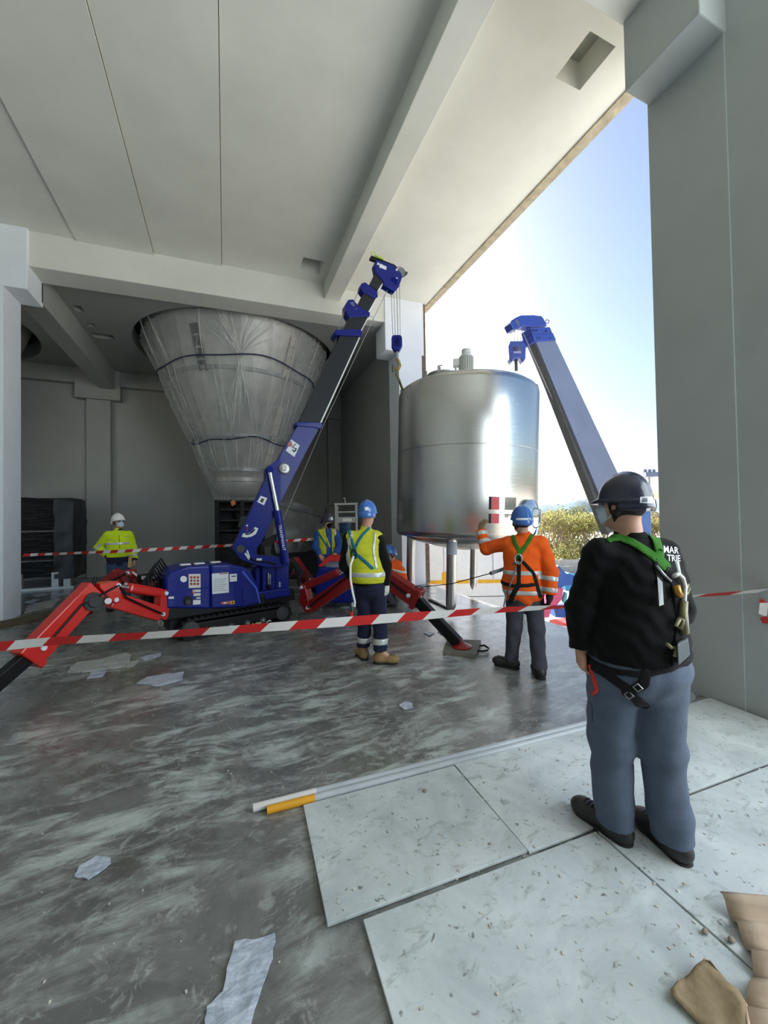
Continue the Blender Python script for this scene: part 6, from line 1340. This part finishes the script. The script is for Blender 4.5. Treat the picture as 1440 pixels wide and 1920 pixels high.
# ---------------------------------------------------------------- worker in yellow vest
lab = 'worker in yellow vest over black sleeves with tan boots standing beside the crane'
joints_toe[(lab, 'L')] = (-.25, .6); joints_toe[(lab, 'R')] = (.85, -.1)
C = person(697, 4.4, lab, dict(head=(-.045, .0, 1.665), neck=(-.075, .0, 1.51), shL=(-.265, .0, 1.40), shR=(.06, -.03, 1.40), elL=(-.315, .02, 1.10), elR=(.145, -.05, 1.10), wrL=(-.24, .15, .93), wrR=(.145, -.05, .86),
           hipL=(-.105, .02, .88), hipR=(.06, -.02, .88), knL=(-.10, .04, .48), knR=(.075, -.01, .48), anL=(-.12, .10, .14), anR=(.075, -.06, .14), chest=(-.10, .0, 1.24)), (.25, .95, .05), hb=.008,
           hands=[('wrR', (.05, .05, -1), (-.9, .5, 0), (-.2, 1, 0), .65), ('wrL', (.5, .8, -.2), (0, 0, -1), (.6, -.4, .5), .6)])
C.standing = True; C.bodyf = C.dirn(.2, .97); C.bodyr = C.dirn(.97, -.2)
tC = trousers(C, .1, M_NAVY, .011, hip=(.175, .15), kn=.082, an=.078, waist=.97, amp=.007, sag=.01, cuff=.075, seed=24, rh=.10)
sC = jacket(C, M_BLACKC, .011, chest=(.19, .14), belly=(.175, .145), sh=.078, up=.074, wr=.05, hem=.87, amp=.006, seed=26, neck=.02, name='sweater')
vC = jacket(C, M_HVD, .010, chest=(.212, .158), belly=(.20, .17), sh=.092, up=.05, wr=.05, hem=.905, amp=.008, seed=28, neck=.045, sleeves='', name='hi_vis_vest'); vfn = C.jac
for z in (1.0,): sdfmesh('reflective_band', inter(grow(vfn, .004), lambda Q: np.abs(Q[:, 2]-1.0)-.03, lambda Q: -(vfn(Q)+.012)), [C.W(-.1, 0, 1.0)], .010, M_REFL, vC, pad=.3)
pxstrap(C, vfn, [(703, 1000), (700, 1030), (706, 1062)], .018, M_REFL, vC, 'reflective_band', h=.009); pxstrap(C, vfn, [(660, 1000), (652, 1030), (653, 1058)], .018, M_REFL, vC, 'reflective_band', h=.009)
for s_ in 'LR': limb_band(C, C.trs, C.j['an'+s_], C.j['kn'+s_], .30, .035, .004, tC, .010)
hair(C, lo=-.02, h=.008); boots(C.root, C, C.j['anL'], C.dirn(-.25, .6), M_TANB, .009, tall=.22); boots(C.root, C, C.j['anR'], C.dirn(.85, -.1), M_TANB, .009, tall=.22)
hC, _, _, hCf = helmet(C, C.j['head'], C.dirn(.3, .95, .05), (0, 0, 1), M_HBLUE, C.root, .009, s=.87)
decal('helmet_sticker', C, hCf, [(684, 952), (691, 951), (692, 957), (685, 958)], M_PAPER, hC)
MB().tube([C.q(.075, .03, .0), C.q(.07, .05, -.06), C.q(.03, .06, -.10)], .005, 5).build('chin_strap', M_BLKS, C.root)
gf = hard(hand(C.j['wrR'], C.dirn(.05, .05, -1), C.dirn(-.9, .5, 0), C.dirn(-.2, 1, 0), .65, glove=.004)); gcap = cap(C.j['wrR']+Z3*.05, C.j['wrR']-Z3*.05, .043, .04)
sdfmesh('glove', lambda Q: smin(gf(Q), gcap(Q), .012), [C.j['wrR'], C.j['wrR']-Z3*.2], .006, M_GLW, C.root, pad=.1)
hrn = pxstrap(C, vfn, [(655, 996), (660, 1012), (665, 1028)], .017, M_TEALS, C.root, 'safety_harness', h=.008)
for pts, w_ in (([(692, 990), (680, 1002), (672, 1014), (665, 1030)], .017), ([(665, 1028), (667, 1042)], .024), ([(668, 1036), (685, 1050), (698, 1062)], .020), ([(655, 1022), (662, 1034)], .012)):
    pxstrap(C, vfn, pts, w_, M_TEALS, hrn, 'harness_strap', h=.008)
dr_ = on_surface(vfn, C, [C.at(664, 1036)], .02)[0]; MB().tube([dr_+C.r*.03*math.cos(t)+Z3*.045*math.sin(t) for t in [2*PI*k/12 for k in range(12)]], .008, 6, True).build('d_ring', M_BLACK, hrn)
rp = [dr_-Z3*.03]+[C.at(x, y, -.21) for x, y in ((659, 1056), (659, 1080), (662, 1100), (667, 1122), (666, 1130))]
MB().tube(rp, .012, 8).build('white_rope', M_WHITE, hrn); MB().tube([C.at(659, 1112, -.21), C.at(660, 1128, -.21), C.at(661, 1140, -.21)], .006, 6).build('pendant_cable', M_BLACK, hrn)
MB().cyl(C.at(661, 1138, -.21), C.at(660, 1151, -.21), .022, .018, 10).build('red_plug', M_RED, hrn)
# ---------------------------------------------------------------- man in white helmet at the back
lab = 'man in white helmet and bright yellow jacket with hand on hip at the back left'
W_ = person(222, 7.3, lab, dict(head=(.0, .0, 1.635), neck=(-.005, .0, 1.485), shL=(.165, .0, 1.385), shR=(-.165, .0, 1.385), elL=(.225, .02, 1.11), elR=(-.31, .10, 1.17), wrL=(.245, -.06, .90), wrR=(-.15, -.06, 1.0),
           hipL=(.095, .0, .88), hipR=(-.095, .0, .88), knL=(.11, -.03, .48), knR=(-.10, -.02, .48), anL=(.13, .0, .10), anR=(-.11, .0, .10), chest=(.0, .0, 1.22)), (.45, -.85, .22), hb=.009,
           hands=[('wrL', (.0, -.2, -1), (-1, 0, 0), (0, -1, 0), .8), ('wrR', (.9, -.3, -.3), (0, 1, -.2), (0, -.3, -1), .4)])
W_.standing = True; W_.bodyf = W_.dirn(.15, -.98); W_.bodyr = W_.dirn(-.98, -.15)
trousers(W_, .1, M_JEANS, .013, hip=(.165, .14), kn=.078, an=.072, waist=.95, amp=.006, cuff=.05, seed=34, rh=.095)
n_ = jacket(W_, M_NAVY, .013, chest=(.165, .115), belly=(.182, .148), sh=.066, up=.06, wr=.052, hem=.80, amp=.006, seed=35, neck=.05, name='jacket_lining', cuff=.98)
jw = jacket(W_, M_HV, .011, chest=(.205, .15), belly=(.2, .165), sh=.088, up=.08, wr=.064, hem=.985, amp=.008, seed=36, neck=.035, cuff=.84)
for z in (1.24,): sdfmesh('reflective_band', inter(grow(W_.tor, .004), lambda Q: np.abs(Q[:, 2]-1.24)-.026, lambda Q: -(W_.tor(Q)+.014)), [W_.W(0, 0, 1.24)], .011, M_REFL, jw, pad=.3)
for s_ in 'LR':
    for a_, b_, t in (('el', 'wr', .12), ('el', 'wr', .58)): limb_band(W_, W_.jac, W_.j[a_+s_], W_.j[b_+s_], t, .026, .004, jw, .011)
pxstrap(W_, W_.tor, [(223, 1003), (225, 1036)], .006, M_BLKS, jw, 'zip', off=.005, h=.009)
pxstrap(W_, W_.tor, [(234, 1007), (240, 1006.5)], .008, M_REFL, jw, 'chest_badge', off=.004, h=.008)
hair(W_, h=.009); eyes(W_); mask(W_.q, W_.M, W_.headfn, W_.root, .008); boots(W_.root, W_, W_.j['anL'], W_.dirn(.3, -.95), M_BOOT, .011); boots(W_.root, W_, W_.j['anR'], W_.dirn(-.2, -.97), M_BOOT, .011)
for sx in (-1, 1): MB().ball(W_.q(sx*.034, .098, .004), (.027, .008, .020), 12, 8, W_.M.T).build('glasses', M_GLASS, W_.root, smooth=True)
helmet(W_, W_.j['head'], W_.dirn(.45, -.85, .18), (0, 0, 1), M_HWHITE, W_.root, .009, s=.9)
nb = W_.j['wrL']+W_.r*-.07-W_.v*.10+Z3*-.0
o = MB().obox(nb, unit(W_.r*.75-W_.v*.6)*.035, W_.v*.012, Z3*.12+W_.r*.012).build('notebook', paint('notebook_cover', (198, 170, 110), .6, .06), bevel=.003); tag(o, 'tan notebook held under the arm of the man in the white helmet', 'notebook')
# ---------------------------------------------------------------- worker in blue overall behind the machine
lab = 'worker in blue overall and dark helmet looking down behind the crane'
U = person(612, 7.75, lab, dict(head=(.015, -.04, 1.575), neck=(.0, .0, 1.44), shL=(.185, -.02, 1.345), shR=(-.165, .0, 1.345), elL=(.25, -.08, 1.08), elR=(-.225, -.05, 1.07), wrL=(.16, -.26, .95), wrR=(-.13, -.26, .93),
           hipL=(.095, .05, .86), hipR=(-.095, .05, .86), knL=(.10, .02, .47), knR=(-.10, .02, .47), anL=(.11, .05, .10), anR=(-.11, .05, .10), chest=(.01, .0, 1.18)), (.75, -.6, -.25), hb=.009, skin=M_SKIN2,
           hands=[('wrL', (-.3, -.8, -.4), (0, .2, -1), (-1, 0, .3), .6), ('wrR', (.3, -.8, -.4), (0, .2, -1), (1, 0, .3), .6)])
U.standing = True; U.bodyf = U.dirn(.25, -.97); U.bodyr = U.dirn(-.97, -.25)
trousers(U, .1, M_BLUEC, .013, hip=(.165, .14), kn=.078, an=.072, waist=.95, amp=.006, cuff=.05, seed=44, rh=.095)
jacket(U, M_BLUEC, .012, chest=(.195, .14), belly=(.185, .15), sh=.08, up=.072, wr=.052, hem=.84, amp=.007, seed=46, neck=.04, name='overall_top')
Utor = U.tor
vU = jacket(U, M_HVD, .011, chest=(.205, .15), belly=(.195, .16), sh=.088, up=.05, wr=.05, hem=.90, amp=.007, seed=46, neck=.03, sleeves='', name='hi_vis_vest') if False else None
vf = inter(grow(Utor, .010), lambda Q: -(Utor(Q)+.012), lambda Q: .055-np.abs((Q-U.O.astype(f32))@U.bodyr.astype(f32)+.015-.10*np.maximum(0, 1.12-Q[:, 2])*0), lambda Q: np.abs((Q-U.O.astype(f32))@U.bodyr.astype(f32))-.17, lambda Q: .93-Q[:, 2])
vU = sdfmesh('hi_vis_vest', vf, [U.W(0, 0, 1.42), U.W(0, 0, .95)], .011, M_HVD, U.root, pad=.3)
pxstrap(U, Utor, [(596, 997), (606, 1012), (614, 1026)], .02, M_TEALS, U.root, 'safety_harness', off=.018, h=.010); pxstrap(U, Utor, [(601, 991), (612, 1008), (618, 1024)], .018, M_HVD, vU, 'vest_edge', off=.016, h=.010)
pxstrap(U, Utor, [(625, 993), (632, 1010)], .014, M_REFL, vU, 'reflective_band', off=.016, h=.010)
hair(U, h=.009); eyes(U); mask(U.q, U.M, U.headfn, U.root, .008, mat=M_BLACKC); boots(U.root, U, U.j['anL'], U.dirn(.3, -.95), M_BOOT, .011); boots(U.root, U, U.j['anR'], U.dirn(-.2, -.97), M_BOOT, .011)
hU, _, _, hUf = helmet(U, U.j['head'], U.dirn(.75, -.6, -.12), (0, 0, 1), M_HNAVY, U.root, .009, s=.9); decal('helmet_sticker', U, hUf, [(619.5, 969), (624, 968.5), (624.5, 975), (620.5, 975.5)], M_PAPER, hU, n=3)
# ---------------------------------------------------------------- crouching worker behind the yellow vest
lab = 'crouching worker in orange jacket and blue helmet behind the worker in the yellow vest'
K = person(738, 7.2, lab, dict(head=(-.085, -.12, .965), neck=(-.01, -.06, .845), shL=(-.10, -.19, .74), shR=(.07, .10, .76), elL=(-.22, -.32, .54), elR=(-.10, .02, .50), wrL=(-.36, -.22, .42), wrR=(-.33, .0, .42),
           hipL=(.10, -.08, .32), hipR=(.10, .10, .32), knL=(-.24, -.14, .46), knR=(-.22, .14, .40), anL=(-.06, -.12, .09), anR=(-.04, .14, .09), chest=(.045, -.02, .64)), (-.80, -.55, -.12), hb=.009, skin=M_SKIN2,
           hands=[('wrL', (-1, .1, -.2), (0, .3, -1), (0, 1, .3), .7), ('wrR', (-1, -.1, -.2), (0, -.3, -1), (0, -1, .3), .7)])
K.standing = False; K.bodyf = K.dirn(-.88, -.1, -.42); K.bodyr = unit(np.cross(K.bodyf, Z3))
trousers(K, .1, M_GREYT, .013, hip=(.15, .14), kn=.082, an=.07, waist=.44, amp=.006, seed=54, rh=.098)
jK = jacket(K, M_ORC, .011, chest=(.19, .15), belly=(.18, .165), sh=.08, up=.072, wr=.055, hem=.26, amp=.007, seed=56, neck=.03)
for z in (.68, .50): sdfmesh('reflective_band', inter(grow(K.tor, .004), lambda Q, z=z: np.abs(Q[:, 2]+.25*((Q-K.O.astype(f32))@K.r.astype(f32))-z)-.026, lambda Q: -(K.tor(Q)+.014)), [K.W(0, 0, z)], .011, M_REFL, jK, pad=.32)
pxstrap(K, K.jac, [(727, 1057), (733, 1070), (735, 1084)], .02, M_HVD, K.root, 'harness_strap', off=.010, h=.010)
hair(K, h=.009); eyes(K); mask(K.q, K.M, K.headfn, K.root, .008); boots(K.root, K, K.j['anL'], K.dirn(-1, 0), M_BOOT, .011); boots(K.root, K, K.j['anR'], K.dirn(-1, 0), M_BOOT, .011)
helmet(K, K.j['head'], K.dirn(-.80, -.55, -.05), (0, 0, 1), M_HBLUE, K.root, .009, s=.87)
